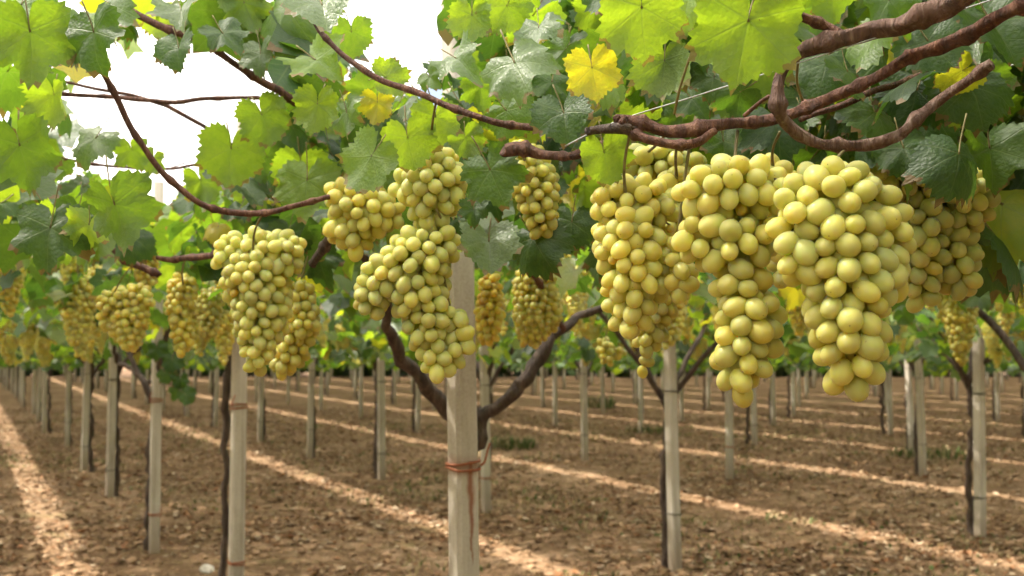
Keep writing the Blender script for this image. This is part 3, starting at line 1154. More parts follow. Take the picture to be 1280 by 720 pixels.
cane(RV, [(862, 72, 1.0, 2.2), (850, 110, 1.02, 2.2), (843, 142, 1.05, 2.4)], M_PETIOLE, 'shoot', 6, 0, 0)
cane(RV, [(1000, 60, 1.02, 2.2), (996, 100, 1.04, 2.2), (1003, 125, 1.06, 2.2)], M_PETIOLE, 'shoot', 6, 0, 0)
cane(RV, [(930, 145, 1.06, 3), (950, 128, 1.04, 3), (962, 120, 1.03, 3)], M_CANE, 'shoot', 6, 0, 0)
cane((1, -1), [(150, 455, 8.0, 3.5), (168, 462, 7.8, 3.5), (180, 476, 7.5, 3.5), (196, 480, 7.3, 3)], M_TRUNK, 'branch')

# ------------------------------------------------------------------ foreground leaves: centre px, width px, depth, tint, tip direction in the picture (deg, 0 = down, + = to the right), turn about that axis, pitch
K = random.Random(31)
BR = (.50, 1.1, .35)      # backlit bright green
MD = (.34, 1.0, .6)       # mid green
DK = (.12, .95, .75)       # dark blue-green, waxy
SI = (.22, 1.1, 1.28)     # waxy blade with a pale powdery residue
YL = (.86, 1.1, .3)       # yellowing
HAND = [
    # vine, x, y, w, d, tint, roll, yaw, pitch, mesh family
    (RV, 930, 52, 150, .96, BR, -8, 6, 22, 'F'), (RV, 803, 30, 120, 1.0, BR, 6, -8, 26, 'F'), (RV, 742, 98, 78, 1.02, YL, 10, -8, 15, 'F'),
    (RV, 858, 5, 80, 1.12, (.62, 1.1, .3), -20, 30, 20, 'N'), (RV, 772, 2, 80, 1.05, DK, 30, -20, 30, 'N'), (RV, 757, 203, 76, 1.1, BR, 12, -20, 18, 'N'),
    (RV, 1040, -8, 100, 1.05, BR, 10, 10, 40, 'N'), (RV, 985, 25, 80, 1.1, MD, 40, -20, 30, 'N'), (RV, 890, 105, 60, 1.15, DK, -20, 20, 20, 'N'),
    (CV, 706, 152, 82, 1.12, DK, 4, 15, 28, 'D'), (CV, 648, 88, 104, 1.16, SI, 20, 12, 40, 'N'), (CV, 618, 226, 92, 1.22, (.30, 1.05, .4), 20, 20, 12, 'F'),
    (CV, 457, 208, 88, 1.25, BR, -32, 28, 18, 'F'), (CV, 512, 185, 76, 1.32, BR, 10, -20, 20, 'N'), (CV, 612, 312, 82, 1.32, SI, 6, -10, 38, 'D'),
    (CV, 672, 308, 88, 1.4, DK, 25, 15, 32, 'N'), (CV, 714, 288, 66, 1.45, DK, -5, 10, 15, 'N'), (CV, 592, 268, 40, 1.3, DK, 0, 0, 20, 'D'),
    (CV, 574, 75, 70, 1.25, SI, 40, 0, 55, 'N'), (CV, 590, 30, 62, 1.35, BR, 0, 20, 22, 'N'), (CV, 628, 18, 70, 1.35, BR, -30, -10, 24, 'N'),
    (CV, 672, 40, 66, 1.25, SI, -10, 30, 45, 'N'), (CV, 602, 118, 56, 1.3, MD, 10, 0, 30, 'N'), (CV, 640, 145, 70, 1.32, MD, 40, 10, 25, 'N'),
    (CV, 700, 70, 60, 1.3, MD, -40, 10, 25, 'N'), (CV, 690, 110, 60, 1.35, (.25, 1, .8), 0, -20, 30, 'N'),
    (CV, 404, 12, 96, 1.25, SI, 20, -10, 50, 'D'), (CV, 396, 142, 70, 1.45, BR, -5, 15, 12, 'F'), (CV, 433, 150, 60, 1.4, SI, 0, 55, 15, 'N'),
    (CV, 402, 80, 84, 1.4, (.55, 1.1, .4), 50, -10, 35, 'N'), (LV, 325, 75, 56, 1.5, SI, 0, 30, 20, 'D'), (LV, 285, 48, 66, 1.45, DK, 45, -35, 20, 'N'),
    (LV, 222, 68, 58, 1.5, DK, 0, 20, 22, 'D'), (LV, 118, 55, 100, 1.2, DK, 8, 20, 12, 'N'), (LV, 140, 5, 90, 1.3, SI, 60, 0, 50, 'N'),
    (LV, 225, 18, 70, 1.4, SI, 10, 10, 45, 'N'), (LV, 112, 180, 66, 1.6, SI, -30, 20, 30, 'N'), (LV, 168, 195, 50, 1.9, BR, 10, 0, 30, 'N'),
    (LV, 150, 272, 104, 1.3, MD, 18, 14, 20, 'D'), (LV, 108, 290, 60, 1.4, (.55, 1.2, .3), -10, -10, 20, 'N'), (LV, 190, 205, 40, 2.0, BR, -20, 20, 20, 'N'),
    (CV, 332, 155, 72, 1.7, BR, 20, 10, 18, 'F'), (CV, 288, 200, 86, 1.75, BR, -10, -12, 22, 'F'), (CV, 382, 240, 92, 1.62, (.56, 1.15, .35), -4, 8, 14, 'F'),
    (CV, 492, 96, 56, 1.35, BR, 100, 0, 30, 'N'), (CV, 472, 136, 48, 1.4, YL, 0, 10, 20, 'N'), (CV, 545, 158, 70, 1.35, BR, 0, -15, 25, 'N'),
    (CV, 340, 205, 60, 1.9, MD, 30, 0, 30, 'N'), (CV, 318, 245, 60, 2.0, BR, -20, 20, 30, 'N'), (CV, 350, 20, 90, 1.5, MD, -20, 20, 25, 'N'),
    (CV, 310, 15, 70, 1.55, BR, 20, -20, 25, 'N'), (CV, 440, 50, 60, 1.45, MD, 0, -30, 30, 'N'), (CV, 350, 180, 50, 2.1, BR, 0, 0, 25, 'N'),
    (CV, 255, 235, 60, 2.1, BR, 20, 10, 20, 'N'), (CV, 360, 300, 60, 1.9, DK, 0, -10, 25, 'N'), (CV, 400, 330, 66, 2.0, DK, 10, 10, 20, 'N'),
    (CV, 540, 100, 40, 1.5, MD, 30, 20, 30, 'N'), (CV, 516, 130, 46, 1.5, SI, -30, 20, 45, 'N'), (CV, 585, 180, 50, 1.45, BR, 20, 0, 25, 'N'),
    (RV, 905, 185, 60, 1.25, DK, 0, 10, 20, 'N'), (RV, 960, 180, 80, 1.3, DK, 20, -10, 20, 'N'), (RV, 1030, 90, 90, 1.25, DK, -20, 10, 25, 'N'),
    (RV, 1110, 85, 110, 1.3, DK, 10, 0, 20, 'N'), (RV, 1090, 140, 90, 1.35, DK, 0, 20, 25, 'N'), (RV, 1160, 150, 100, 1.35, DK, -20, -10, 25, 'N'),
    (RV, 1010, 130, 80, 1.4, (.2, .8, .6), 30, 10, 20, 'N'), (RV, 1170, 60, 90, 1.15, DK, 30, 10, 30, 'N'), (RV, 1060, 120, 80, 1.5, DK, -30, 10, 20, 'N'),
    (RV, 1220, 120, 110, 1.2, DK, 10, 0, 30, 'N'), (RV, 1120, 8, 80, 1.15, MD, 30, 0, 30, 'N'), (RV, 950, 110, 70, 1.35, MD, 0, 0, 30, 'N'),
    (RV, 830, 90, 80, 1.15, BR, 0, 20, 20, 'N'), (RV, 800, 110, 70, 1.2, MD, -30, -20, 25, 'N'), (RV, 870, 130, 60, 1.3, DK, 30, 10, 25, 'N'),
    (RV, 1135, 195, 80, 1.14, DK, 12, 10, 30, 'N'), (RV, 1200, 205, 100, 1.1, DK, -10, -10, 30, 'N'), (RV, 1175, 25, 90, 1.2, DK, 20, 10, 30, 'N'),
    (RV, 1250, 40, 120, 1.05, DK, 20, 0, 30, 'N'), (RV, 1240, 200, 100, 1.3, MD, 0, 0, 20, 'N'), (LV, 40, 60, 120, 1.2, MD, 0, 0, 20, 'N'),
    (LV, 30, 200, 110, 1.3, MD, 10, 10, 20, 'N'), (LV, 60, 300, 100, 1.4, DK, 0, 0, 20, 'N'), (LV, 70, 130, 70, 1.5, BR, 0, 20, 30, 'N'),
    ((1, -1), 215, 455, 30, 6.5, DK, 0, 0, 20, 'N'), ((1, -1), 208, 470, 26, 6.5, DK, 30, 0, 20, 'N'), ((1, -1), 222, 490, 28, 6.5, DK, -30, 0, 30, 'N'),
    ((1, -1), 236, 496, 26, 6.4, DK, 60, 0, 30, 'N'), ((1, -1), 196, 440, 30, 6.6, DK, 10, 0, 20, 'N'), ((1, -1), 226, 478, 24, 6.5, DK, 10, 0, 20, 'N'),
]
for root, px, py, w, d, tint, roll, yaw, pit, fam in HAND:
    e = ROOT[root]
    me = {'F': LEAF_FLAT, 'N': LEAVES, 'D': LEAF_FOLD}[fam]
    me = me[K.randrange(len(me))]
    size = w * d / FPX / 1.62 * .95
    # tip: down in the picture, rolled; then the blade leans (pitch: base nearer the viewer's top) and turns (yaw)
    tip = Vector((math.sin(R(roll)), 0, -math.cos(R(roll))))
    nrm = Vector((0, -1, 0))
    side = tip.cross(nrm)
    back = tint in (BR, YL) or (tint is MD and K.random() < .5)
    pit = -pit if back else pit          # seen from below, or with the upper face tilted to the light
    tip = Matrix.Rotation(R(pit), 3, side) @ tip
    nrm = Matrix.Rotation(R(pit), 3, side) @ nrm
    ax = Matrix.Rotation(R(yaw), 3, tip)
    nrm = ax @ nrm
    # waxy and dark ones show their upper face, backlit ones their underside half of the time
    if back: nrm = -nrm
    c = at(px, py, d)
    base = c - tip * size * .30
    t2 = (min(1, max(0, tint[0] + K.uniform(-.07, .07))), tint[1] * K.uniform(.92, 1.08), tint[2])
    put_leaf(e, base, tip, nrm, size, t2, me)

# infill of smaller blades between the hand-placed leaves: (zone px, count, depth range, vine)
FILL = [((330, 0, 720, 250), 150, (1.5, 2.6), CV), ((560, 0, 760, 170), 26, (1.35, 1.9), CV), ((720, 0, 1240, 170), 90, (1.15, 1.9), RV), ((960, 60, 1240, 240), 34, (1.3, 1.8), RV),
        ((97, 200, 330, 340), 40, (1.8, 3.0), LV), ((300, 150, 480, 330), 34, (1.8, 2.8), CV), ((560, 230, 760, 340), 26, (1.7, 2.6), CV), ((97, 0, 330, 120), 26, (1.5, 2.3), LV),
        ((0, 0, 110, 330), 26, (1.5, 2.4), LV)]
for (x0, y0, x1, y1), cnt, (d0, d1), root in FILL:
    n = 0
    for _ in range(cnt * 8):
        if n >= cnt: break
        px, py, d = K.uniform(x0, x1), K.uniform(y0, y1), K.uniform(d0, d1)
        p = at(px, py, d)
        if in_gap(px, py, d) or in_hole(p) or blocks(p, .06): continue
        if p.z < 1.45: continue
        tip, nrm = leaf_frame(K)
        put_leaf(ROOT[root], p, tip, nrm, K.uniform(.032, .060), rand_tint(K), LEAVES[K.randrange(len(LEAVES))])
        n += 1

# ------------------------------------------------------------------ grapes
def grape_mesh(sub):
    bm = bmesh.new()
    bmesh.ops.create_icosphere(bm, subdivisions=sub, radius=0.0125)
    for v in bm.verts:
        v.co.z *= 1.20
        if v.co.z > 0: v.co.x *= 1 - .05 * v.co.z / .0125; v.co.y *= 1 - .05 * v.co.z / .0125
    me = bpy.data.meshes.new('grape'); bm.to_mesh(me); bm.free()
    me.polygons.foreach_set('use_smooth', [True] * len(me.polygons))
    set_tint(me, np.ones((len(me.polygons), 3)))
    me.materials.append(M_GRAPE)
    return me


GRAPE = grape_mesh(3)


def pack(chains, g, seed, maxn=300):
    """centres of berries filling the union of tapered capsules; units: any, g = berry diameter"""
    r_ = np.random.default_rng(seed)
    S_ = []
    for ch in chains:
        for q in range(len(ch)):
            S_.append(ch[q])
            if q < len(ch) - 1:
                for t in (.25, .5, .75):
                    S_.append(tuple(a * (1 - t) + b * t for a, b in zip(ch[q], ch[q + 1])))
    S_ = np.array(S_, float)           # x, y, z, r
    lo = (S_[:, :3] - S_[:, 3:]).min(0); hi = (S_[:, :3] + S_[:, 3:]).max(0)
    pts = []

    def depth(P):
        return (S_[None, :, 3] - np.linalg.norm((P[:, None, :] - S_[None, :, :3]), axis=2)).max(1)
    C = lo + (hi - lo) * r_.random((30000, 3))
    C = C[depth(C) > g * .30]
    P = np.zeros((0, 3))
    keep = []
    for c in C:
        if len(keep):
            dd = np.linalg.norm(np.array(keep) - c, axis=1)
            if dd.min() < g * .69: continue
        keep.append(c)
        if len(keep) > 600: break
    P = np.array(keep)
    for it in range(26):               # push berries apart, hold them inside
        D = P[:, None, :] - P[None, :, :]
        L = np.linalg.norm(D, axis=2) + np.eye(len(P)) * 9e9
        w = np.clip(g * .89 - L, 0, None) / L * .35
        P = P + (D * w[:, :, None]).sum(1)
        dv = P[:, None, :] - S_[None, :, :3]
        dl = np.linalg.norm(dv, axis=2)
        sd = S_[None, :, 3] - dl
        b = sd.argmax(1); dm = sd.max(1)
        out_ = dm < g * .34
        if out_.any():
            ii = np.where(out_)[0]
            vv = dv[ii, b[ii]] / np.maximum(dl[ii, b[ii]], 1e-6)[:, None]
            P[ii] -= vv * np.minimum((g * .34 - dm[ii]), g * .5)[:, None]
    dp = depth(P)
    P = P[dp < g * 1.75]
    if len(P) > maxn: P = P[:maxn]
    return P, S_


def bunch(px_chains, d, gpx, hue, label, cane_pt=None, seed=1, bright=1.0, group='ripe grape bunches', parts=True, dz=.85):
    """build a bunch: chains of (px, py, r_px[, depth offset px])"""
    s = d / FPX
    top = min((c for ch in px_chains for c in ch), key=lambda c: c[1] - c[2])
    origin = at(top[0], top[1] - top[2], d)
    kq = random.Random(seed)
    chains = []
    for ch in px_chains:
        cc = []
        for c in ch:
            p = at(c[0], c[1], d) - origin
            off = (c[3] if len(c) > 3 else kq.uniform(-.12, .12) * c[2]) * s
            cc.append((p.x, p.y + off, p.z, c[2] * s))
        chains.append(cc)
    g = gpx * s
    P, S_ = pack(chains, g, seed)
    e = bpy.data.objects.new('grape_bunch', None)
    COL.objects.link(e); e.location = origin; e.empty_display_size = .03
    tag(e, label, 'grape bunch', group)
    sc = g / .025
    ctr = np.array([np.average([c[0] for ch in chains for c in ch]), np.average([c[1] for ch in chains for c in ch])])
    for p in P:
        o = bpy.data.objects.new('grape', GRAPE)
        COL.objects.link(o); o.parent = e
        # the blossom end (-z) looks outward and down
        b = S_[np.argmin(np.linalg.norm(S_[:, :3] - p, axis=1) - S_[:, 3])]
        outv = Vector(p - b[:3])
        if outv.length < 1e-6: outv = Vector((0, 0, -1))
        outv.normalize()
        ax = (outv + Vector((kq.uniform(-.5, .5), kq.uniform(-.5, .5), -.5 + kq.uniform(-.4, .4)))).normalized()
        o.rotation_mode = 'QUATERNION'
        o.rotation_quaternion = (-ax).to_track_quat('Z', 'Y')
        f = sc * kq.uniform(.80, 1.10)
        o.scale = (f, f * kq.uniform(.94, 1.04), f * kq.uniform(.96, 1.20))
        o.location = p
        if kq.random() < .012: hue_, f = .95, f * .55; o.scale = (f, f, f)
        else: hue_ = hue
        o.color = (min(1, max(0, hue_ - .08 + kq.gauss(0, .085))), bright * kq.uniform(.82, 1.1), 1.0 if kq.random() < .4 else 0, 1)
    # stalk: rachis through the middle and a peduncle up to the cane
    T = Tube()
    main = max(chains, key=len)
    up = Vector(cane_pt) - origin if cane_pt is not None else Vector((kq.uniform(-.01, .01), .01, .05))
    m0 = Vector(main[0][:3])
    T.add([(up.x, up.y, up.z, .0017)] + [(up.x * .5 + m0.x * .5 + kq.uniform(-.008, .008), up.y * .5 + m0.y * .5, up.z * .5 + m0.z * .3, .0017)] + [(c[0], c[1], c[2], .0022) for c in main], 6, 4)
    for ch in chains:
        if ch is main: continue
        T.add([(m0.x, m0.y, m0.z, .0016)] + [(c[0], c[1], c[2], .0015) for c in ch], 5, 3)
    for p in P:                            # the little stalk of every berry
        b = S_[np.argmin(np.linalg.norm(S_[:, :3] - p, axis=1))]
        T.add([(b[0] * .6 + p[0] * .4, b[1] * .6 + p[1] * .4, b[2] * .6 + p[2] * .4 + .010, .0011), (p[0], p[1], p[2] + .004, .0012)], 4, 1)
    link('stem', T.mesh('stem'), M_STEM, e)
    return e


BUNCHES = [
    # chains, depth, berry px, hue, cane px point, label, brightness
    ([[(1048, 248, 50), (1058, 325, 60), (1062, 395, 48), (1062, 448, 40), (1063, 486, 22)], [(1018, 230, 28), (994, 268, 34), (1000, 325, 31)], [(1088, 242, 30), (1106, 290, 34), (1108, 345, 28)]],
     .95, 30, .42, (1055, 188, 1.055), 'largest grape bunch with the biggest round berries, wide shoulders and hanging tip', 1.0),
    ([[(872, 242, 30), (912, 236, 40), (960, 238, 33)], [(875, 298, 32), (922, 305, 46), (958, 300, 28)], [(925, 350, 34), (936, 395, 40), (932, 440, 40), (925, 478, 24)]],
     1.02, 27, .45, (922, 163, 1.075), 'grape bunch with broad shoulders and one long narrow tail, between two other big bunches', 1.0),
    ([[(772, 254, 32), (812, 258, 34)], [(790, 300, 47), (796, 340, 44), (790, 378, 34), (787, 404, 20)], [(826, 290, 22), (832, 330, 18)]],
     1.13, 22.5, .52, (788, 165, 1.07), 'tapering yellow grape bunch at the end of the big cluster, below the bright green leaf', 1.02),
    ([[(848, 312, 15), (852, 340, 18), (851, 362, 15)]], 1.1, 22, .55, (862, 182, 1.07), 'small side bunch of yellow grapes tucked between two big bunches', 1.0),
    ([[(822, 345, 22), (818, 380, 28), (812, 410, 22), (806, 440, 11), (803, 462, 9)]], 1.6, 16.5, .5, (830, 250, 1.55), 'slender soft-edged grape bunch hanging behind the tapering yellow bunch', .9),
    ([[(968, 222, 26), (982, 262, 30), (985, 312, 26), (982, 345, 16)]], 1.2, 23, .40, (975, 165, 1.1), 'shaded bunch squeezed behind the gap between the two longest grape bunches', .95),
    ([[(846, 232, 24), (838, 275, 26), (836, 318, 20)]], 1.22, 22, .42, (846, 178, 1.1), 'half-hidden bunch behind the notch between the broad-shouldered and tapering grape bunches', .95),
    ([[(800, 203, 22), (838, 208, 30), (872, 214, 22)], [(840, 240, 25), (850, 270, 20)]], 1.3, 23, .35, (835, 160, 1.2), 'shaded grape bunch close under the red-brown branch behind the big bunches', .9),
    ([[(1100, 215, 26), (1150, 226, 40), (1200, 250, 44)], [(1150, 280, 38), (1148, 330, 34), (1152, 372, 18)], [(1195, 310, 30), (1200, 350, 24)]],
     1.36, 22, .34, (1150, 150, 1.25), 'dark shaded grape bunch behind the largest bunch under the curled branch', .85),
    ([[(548, 308, 28), (518, 328, 44), (524, 372, 36), (540, 418, 30), (550, 458, 20)], [(482, 345, 30), (466, 372, 24), (472, 392, 16)], [(566, 402, 20), (572, 428, 20), (558, 452, 18)]],
     1.38, 19.5, .31, (545, 262, 1.35), 'lobed greenish grape bunch with side wings in front of the thick rust-stained post', 1.02),
    ([[(540, 196, 20), (542, 228, 44), (540, 264, 26)], [(512, 232, 24), (570, 222, 20)]], 1.38, 20, .34, (545, 128, 1.25), 'rounded pale grape bunch just above the lobed greenish bunch', 1.05),
    ([[(428, 246, 22), (452, 262, 38), (486, 268, 20)], [(432, 285, 24), (446, 304, 18)]], 1.5, 19, .48, (455, 220, 1.5), 'squat yellow grape bunch half covered by a bright leaf at the arching cane end', 1.0),
    ([[(656, 206, 30), (670, 238, 28), (676, 270, 22), (677, 287, 13)], [(640, 190, 14)]], 1.4, 16, .48, (660, 192, 1.22), 'small tapering grape bunch under the short thick cane stub among dark leaves', .95),
    ([[(290, 318, 26), (320, 312, 26), (352, 318, 30)], [(318, 345, 42), (326, 390, 36), (324, 435, 22), (320, 458, 13)]], 1.6, 16.5, .31, (329, 266, 1.48), 'grape bunch with a flat wide top and narrow tip, hanging from the thin arching cane', 1.05),
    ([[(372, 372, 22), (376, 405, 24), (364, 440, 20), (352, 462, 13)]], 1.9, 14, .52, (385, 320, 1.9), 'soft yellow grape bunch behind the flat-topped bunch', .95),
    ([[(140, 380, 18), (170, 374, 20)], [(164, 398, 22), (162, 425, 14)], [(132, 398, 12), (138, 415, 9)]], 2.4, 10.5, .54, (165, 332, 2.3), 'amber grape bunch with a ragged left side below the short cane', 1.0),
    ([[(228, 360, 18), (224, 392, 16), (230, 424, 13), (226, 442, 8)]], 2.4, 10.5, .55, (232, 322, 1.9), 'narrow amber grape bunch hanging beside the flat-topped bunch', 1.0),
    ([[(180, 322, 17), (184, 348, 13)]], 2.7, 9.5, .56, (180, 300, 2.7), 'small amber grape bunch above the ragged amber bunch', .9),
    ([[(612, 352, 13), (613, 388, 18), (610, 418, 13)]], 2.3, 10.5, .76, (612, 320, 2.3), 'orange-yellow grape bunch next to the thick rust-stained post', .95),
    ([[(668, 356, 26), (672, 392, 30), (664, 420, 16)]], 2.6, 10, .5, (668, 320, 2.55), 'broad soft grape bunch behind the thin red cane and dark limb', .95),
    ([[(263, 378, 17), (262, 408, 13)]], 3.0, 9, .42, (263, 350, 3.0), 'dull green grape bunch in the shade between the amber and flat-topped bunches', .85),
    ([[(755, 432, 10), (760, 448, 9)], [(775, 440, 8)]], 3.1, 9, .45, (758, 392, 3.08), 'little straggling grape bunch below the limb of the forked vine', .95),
]
for n, (ch, d, g, hue, cp, lab, br) in enumerate(BUNCHES):
    bunch(ch, d, g, hue, lab, at(*cp), 40 + n, br)

# --- bunches further along the rows: one mesh each
def far_bunch_mesh(k, low):
    chains = [[(k.uniform(-.02, .02), k.uniform(-.02, .02), -.05, .05 + k.uniform(0, .02)), (0, 0, -.13, .055), (k.uniform(-.01, .01), 0, -.20, .04), (k.uniform(-.02, .02), 0, -.27 + k.uniform(-.03, .04), .018)]]
    if k.random() < .7:
        a = k.uniform(0, 6.28)
        chains.append([(.05 * math.cos(a), .05 * math.sin(a), -.05, .04), (.075 * math.cos(a), .075 * math.sin(a), -.12, .025)])
    P, S_ = pack(chains, .0235, k.randrange(9999))
    bm = bmesh.new()
    for p in P:
        M = Matrix.Translation(p) @ Matrix.Rotation(k.uniform(0, 6), 4, 'Z')
        bmesh.ops.create_icosphere(bm, subdivisions=1 if low else 2, radius=.0118 * k.uniform(.9, 1.1), matrix=M)
    # stalk
    me = bpy.data.meshes.new('grape_bunch'); bm.to_mesh(me); bm.free()
    nf = len(me.polygons) // max(len(P), 1)
    cols = []
    for p in P:
        c = (min(1, max(0, k.gauss(.48, .14))), k.uniform(.85, 1.1), 0)
        cols += [c] * nf
    while len(cols) < len(me.polygons): cols.append(cols[-1])
    set_tint(me, np.array(cols))
    me.polygons.foreach_set('use_smooth', [True] * len(me.polygons))
    T = Tube(); T.add([(0, 0, -.06, .003), (.005, 0, .03, .0026), (0, .01, .10, .003)], 4, 2)
    st = T.mesh('s')
    bm = bmesh.new(); bm.from_mesh(me); n0 = len(bm.faces)
    bm.from_mesh(st); bm.faces.ensure_lookup_table()
    for f in bm.faces[n0:]: f.material_index = 1
    bm.to_mesh(me); bm.free()
    bpy.data.meshes.remove(st)
    me.materials.append(M_GRAPE); me.materials.append(M_STEM)
    return me


FB = [far_bunch_mesh(random.Random(600 + q), q >= 6) for q in range(12)]
cands = []
for (i, j) in FIELD:
    if (i, j) in ((-1, 0),): continue
    c = cell(i, j)
    k = random.Random(i * 977 + j * 31 + 3)
    for q in range(26 if c.y < 11 else 15):
        p = c + U * k.uniform(-S / 2, S / 2) + V * k.uniform(-S / 2, S / 2)
        p = Vector((p.x, p.y, k.uniform(1.60 if c.y < 6.5 else 1.46, 1.76)))
        pr = project(p)
        if pr is None or pr[2] < 3.6 or not (-60 < pr[0] < 1340): continue
        if pr[2] < 7.5 and 150 < pr[0] < 225: continue          # no fruit on this vine's near arm
        if in_slab(p - Vector((0, 0, .15)), 0) and k.random() < .5: continue
        # keep the clear views round the near bunches' posts
        cands.append((pr[2], p, k.randrange(6), k.uniform(0, 6.28), k.uniform(.7, 1.2)))
cands.sort(key=lambda c: c[0])
for d, p, q, a, s in cands[:290]:
    o = link('grape_bunch', FB[q if d < 8 else q + 6], None, None, p)
    o.rotation_euler = (0, 0, a); o.scale = (s, s, s)
    o.color = (random.uniform(.75, 1.15), random.uniform(.85, 1.05), 1, 1)
    tag(o, 'small soft yellow grape bunch hanging under the canopy further along the rows', 'grape bunch', 'grape bunches further along the rows')
V_, F_, C_ = [], [], []
for d, p, q, a, s in cands[290:]:
    for b in range(14):
        t = b / 14
        r = (.055 * (1 - t * .75)) * s
        cx = p + Vector((random.uniform(-r, r), random.uniform(-r, r), -.03 - .22 * t))
        o = len(V_); rr = random.uniform(.022, .032)
        for dv in ((1, 0, 0), (0, 1, 0), (-1, 0, 0), (0, -1, 0), (0, 0, 1), (0, 0, -1)):
            V_.append(tuple(cx + Vector(dv) * rr))
        F_ += [(o, o + 1, o + 4), (o + 1, o + 2, o + 4), (o + 2, o + 3, o + 4), (o + 3, o, o + 4), (o + 1, o, o + 5), (o + 2, o + 1, o + 5), (o + 3, o + 2, o + 5), (o, o + 3, o + 5)]
        C_ += [(random.gauss(.48, .1), random.uniform(.8, 1.1), 0)] * 8
if V_:
    me = mesh_from('distant_grapes', V_, F_); set_tint(me, np.clip(np.array(C_), 0, 1.2)); me.materials.append(M_GRAPE)
    tag(link('distant_grapes', me), 'far-off yellow grapes hanging in a mass under the canopy', 'grapes', kind='stuff')

# ------------------------------------------------------------------ trellis wires along the rows
for j in range(-2, 7):
    for dv, zz in ((0.0, 1.72), (S / 2 - .25, 1.70)):
        T = Tube()
        pts = []
        for q in range(-1, 13):
            p = P0 + U * (S * q * 1.2) + V * (S * j + dv)
            pts.append((p.x, p.y, zz + .015 * math.sin(q * 2.1 + j), .0016))
        T.add(pts, 4, 2)
        o = link('trellis_wire', T.mesh('trellis_wire'), M_WIRE)
        tag(o, 'thin steel trellis wire stretched through the canopy along a row', 'wire', 'trellis wires')
T = Tube()
T.add([(x, y, z, r) for x, y, z, r in pxpath([(700, 186, 1.12, 1.3), (770, 152, 1.09, 1.3), (870, 120, 1.06, 1.3), (1000, 78, 1.02, 1.3), (1300, -20, .92, 1.3)])], 4, 4)
tag(link('trellis_wire', T.mesh('trellis_wire'), M_WIRE), 'thin bright wire running beside the red-brown branch above the big bunches', 'wire', 'trellis wires')
T = Tube()
T.add([(x, y, z, r) for x, y, z, r in pxpath([(380, 70, 2.9, .9), (460, 75, 2.85, .9), (560, 80, 2.83, .9), (700, 86, 2.8, .9)])], 4, 4)
tag(link('trellis_wire', T.mesh('trellis_wire'), M_WIRE), 'hair-thin wire crossing the white gap to the top of the thick post', 'wire', 'trellis wires')

# ------------------------------------------------------------------ ground cover
def litter(n, seed):
    r = random.Random(seed)
    V_, F_, C_ = [], [], []
    pal = [(.19, .108, .055), (.25, .150, .078), (.34, .235, .14), (.10, .056, .028), (.47, .365, .25), (.23, .105, .046)]
    c = 0
    while c < n:
        y = 4.5 + (r.random() ** 1.25) * 19
        x = r.uniform(-1, 1) * (.56 * y + 1.2)
        dn = noise.noise(Vector((x * .8, y * .8, 1.7)))
        if dn < r.uniform(-.65, .35): continue
        c += 1
        s = r.choice((.7, .8, 1, 1.5)) * r.uniform(.010, .026)
        an = r.uniform(0, 6.28)
        ca, sa = math.cos(an), math.sin(an)
        z = gheight(x, y) + .004
        up, cu = r.uniform(.0, .5) * s, r.uniform(.1, .7) * s
        tl = r.uniform(-.3, .3)
        o = len(V_)
        for (a, b, h) in ((-1, 0, cu), (-.45, .8, up), (.5, .85, up * .6), (1, 0, cu * .8), (.4, -.8, up), (-.5, -.75, up * .7), (0, 0, 0)):
            a *= s; b *= s * .8
            V_.append((x + a * ca - b * sa, y + a * sa + b * ca, z + h * 1.3 + max(0, a * tl) + .002))
        F_ += [(o + 6, o, o + 5), (o + 6, o + 1, o), (o + 6, o + 2, o + 1), (o + 6, o + 3, o + 2), (o + 6, o + 4, o + 3), (o + 6, o + 5, o + 4)]
        col = r.choice(pal); v = r.uniform(.75, 1.25)
        C_ += [tuple(q * v for q in col)] * 6
    me = mesh_from('dry_leaf_litter', V_, F_, False)
    set_tint(me, np.array(C_)); me.materials.append(M_LITTER)
    return me


tag(link('leaf_litter', litter(60000, 3)), 'dry curled brown leaves scattered over the vineyard soil', 'leaf litter', kind='stuff')


def clods(n, seed):
    r = random.Random(seed)
    bm = bmesh.new(); bmesh.ops.create_icosphere(bm, subdivisions=1, radius=1)
    bv = [v.co.copy() for v in bm.verts]; bf = [tuple(v.index for v in f.verts) for f in bm.faces]; bm.free()
    V_, F_, C_ = [], [], []
    for _ in range(n):
        y = 4.5 + (r.random() ** 1.2) * 17
        x = r.uniform(-1, 1) * (.56 * y + 1.2)
        s = r.choice((.008, .012, .016, .022, .034)) * r.uniform(.7, 1.2)
        z = gheight(x, y)
        o = len(V_)
        sx, sy, sz = r.uniform(.8, 1.4), r.uniform(.8, 1.4), r.uniform(.5, .9)
        for v in bv:
            q = r.uniform(.78, 1.15)
            V_.append((x + v.x * s * sx * q, y + v.y * s * sy * q, z + v.z * s * sz * q + s * .2))
        F_ += [tuple(o + q for q in f) for f in bf]
        v = r.uniform(.7, 1.2)
        C_ += [(.33 * v, .21 * v, .125 * v)] * len(bf)
    me = mesh_from('soil_clods', V_, F_, False)
    set_tint(me, np.array(C_)); me.materials.append(M_CLOD)
    return me


tag(link('soil_clods', clods(9000, 8)), 'small lumps of crumbled brown soil', 'soil clods', kind='stuff')


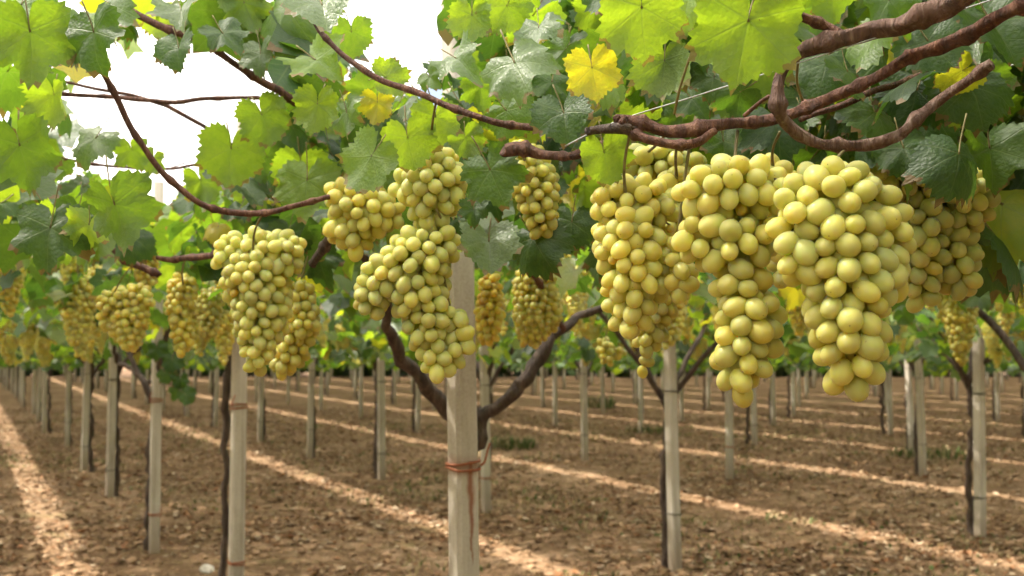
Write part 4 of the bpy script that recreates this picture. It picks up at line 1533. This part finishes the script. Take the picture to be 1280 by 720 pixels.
def tuft_field(spots, seed):
    r = random.Random(seed)
    V_, F_, C_ = [], [], []
    for (x, y, rad, n, h) in spots:
        for _ in range(n):
            a = r.uniform(0, 6.28); q = rad * math.sqrt(r.random())
            bx, by = x + q * math.cos(a), y + q * math.sin(a)
            z = gheight(bx, by)
            L = h * r.uniform(.5, 1.2); an = r.uniform(0, 6.28); w = r.uniform(.004, .011)
            dx, dy = math.cos(an), math.sin(an)
            le = r.uniform(.3, .9) * L
            o = len(V_)
            V_ += [(bx - dy * w, by + dx * w, z), (bx + dy * w, by - dx * w, z), (bx + dx * le * .45 + dy * w * 1.3, by + dy * le * .45 - dx * w * 1.3, z + L * .6),
                   (bx + dx * le * .45 - dy * w * 1.3, by + dy * le * .45 + dx * w * 1.3, z + L * .6), (bx + dx * le, by + dy * le, z + L * .85)]
            F_ += [(o, o + 1, o + 2, o + 3), (o + 3, o + 2, o + 4)]
            v = r.uniform(.7, 1.3); dry = r.random() < (.75 if h < .06 else .3)
            c = (.34 * v, .26 * v, .14 * v) if dry else (.075 * v, .12 * v, .032 * v)
            C_ += [c, c]
    me = mesh_from('weeds', V_, F_, False)
    set_tint(me, np.array(C_)); me.materials.append(M_GRASS)
    return me


def weed_thing(px, py, rad, n, h, label):
    p = ground_at(px, py)
    o = link('weed_tuft', tuft_field([(p.x, p.y, rad, n, h)], int(px)))
    tag(o, label, 'weeds')


weed_thing(640, 560, .33, 260, .16, 'low green weed patch on the soil behind the thick rust-stained post')
weed_thing(1165, 572, .5, 260, .14, 'weeds growing round the foot of the pale post with a dark trunk')
weed_thing(815, 541, .4, 200, .12, 'low weeds at the foot of a slim post beyond the dark-tied post')
weed_thing(750, 510, .35, 150, .3, 'taller weed clump beside a far dark trunk')
rr_ = random.Random(77)
spots = []
for _ in range(700):
    y = 5.5 + rr_.random() * 15; x = rr_.uniform(-1, 1) * (.5 * y + .8)
    if noise.noise(Vector((x * .5, y * .5, 7.7))) < -.05: continue
    spots.append((x, y, rr_.uniform(.08, .45), rr_.randrange(10, 40), rr_.uniform(.02, .055)))
tag(link('sparse_grass', tuft_field(spots, 4)), 'sparse short grass coming up between the dry leaves', 'grass', kind='stuff')

# pale stone on the soil
bm = bmesh.new(); bmesh.ops.create_icosphere(bm, subdivisions=3, radius=.045)
for v in bm.verts:
    v.co *= 1 + .28 * noise.noise(v.co * 26) + .1 * noise.noise(v.co * 60)
    v.co.z *= .7
me = bpy.data.meshes.new('stone'); bm.to_mesh(me); bm.free()
p = ground_at(259, 716)
o = link('stone', me, M_STONE, None, (p.x, p.y, gheight(p.x, p.y) + .018))
tag(o, 'pale fist-sized limestone lying on the soil near the rust-tied slim post', 'stone')

# thick leafy trunk base at post (2, 0) belongs to that vine's trunk: a dark stump close to the post
# ------------------------------------------------------------------ far edge of the vineyard: a dark windbreak hedge
def hedge_mesh(seed):
    r = random.Random(seed)
    V_, F_, C_, UV = [], [], [], []
    for _ in range(1500):
        a = r.uniform(0, 6.28); q = math.sqrt(r.random())
        x, y, z = 1.7 * q * math.cos(a), 1.0 * q * math.sin(a), r.random() ** .8 * 3.1
        sh = 1 - (z / 3.4) ** 3
        p = Vector((x * sh, y * sh, z))
        B = basis(Vector((r.gauss(0, 1), r.gauss(0, 1), -.6)), Vector((r.gauss(0, 1), r.gauss(0, 1), .5)))
        s = r.uniform(.12, .22)
        lv, lf = low_leaf(r, s)
        o = len(V_)
        for v in lv:
            V_.append(tuple(p + B @ (Vector(v) * s))); UV.append((v[0], v[1]))
        F_ += [tuple(o + t for t in f) for f in lf]
        C_ += [(r.uniform(0, .12), r.uniform(.22, .45), .1)] * len(lf)
    me = mesh_from('crown', V_, F_)
    uvl = me.uv_layers.new(name='leaf')
    li = np.zeros(len(me.loops), np.int32); me.loops.foreach_get('vertex_index', li)
    uvl.data.foreach_set('uv', np.array(UV, np.float32)[li].ravel())
    set_tint(me, np.array(C_)); me.materials.append(M_LEAF)
    return me


HM = [hedge_mesh(q) for q in range(3)]
HT = Tube()
for q in range(5):
    a = q * 1.3
    HT.add([(.25 * math.cos(a), .2 * math.sin(a), -.1, .06), (.4 * math.cos(a), .3 * math.sin(a), .9, .045), (.9 * math.cos(a), .6 * math.sin(a), 2.2, .02)], 6, 3, .3)
HTM = HT.mesh('trunk')
for q in range(34):
    x = -28 + q * 1.75
    if -19.2 < x < -16.2: continue
    e = bpy.data.objects.new('hedge_bush', None); COL.objects.link(e)
    e.location = (x, 47.5 + .6 * math.sin(q * 1.9), 0)
    e.rotation_euler = (0, 0, (q * 2.4) % 6.28)
    link('trunk', HTM, M_TRUNK, e)
    c = link('crown', HM[q % 3], None, e); c['kind'] = 'stuff'
    tag(e, 'dark windbreak bush at the far end of the vine rows', 'bush', 'windbreak bushes beyond the rows')
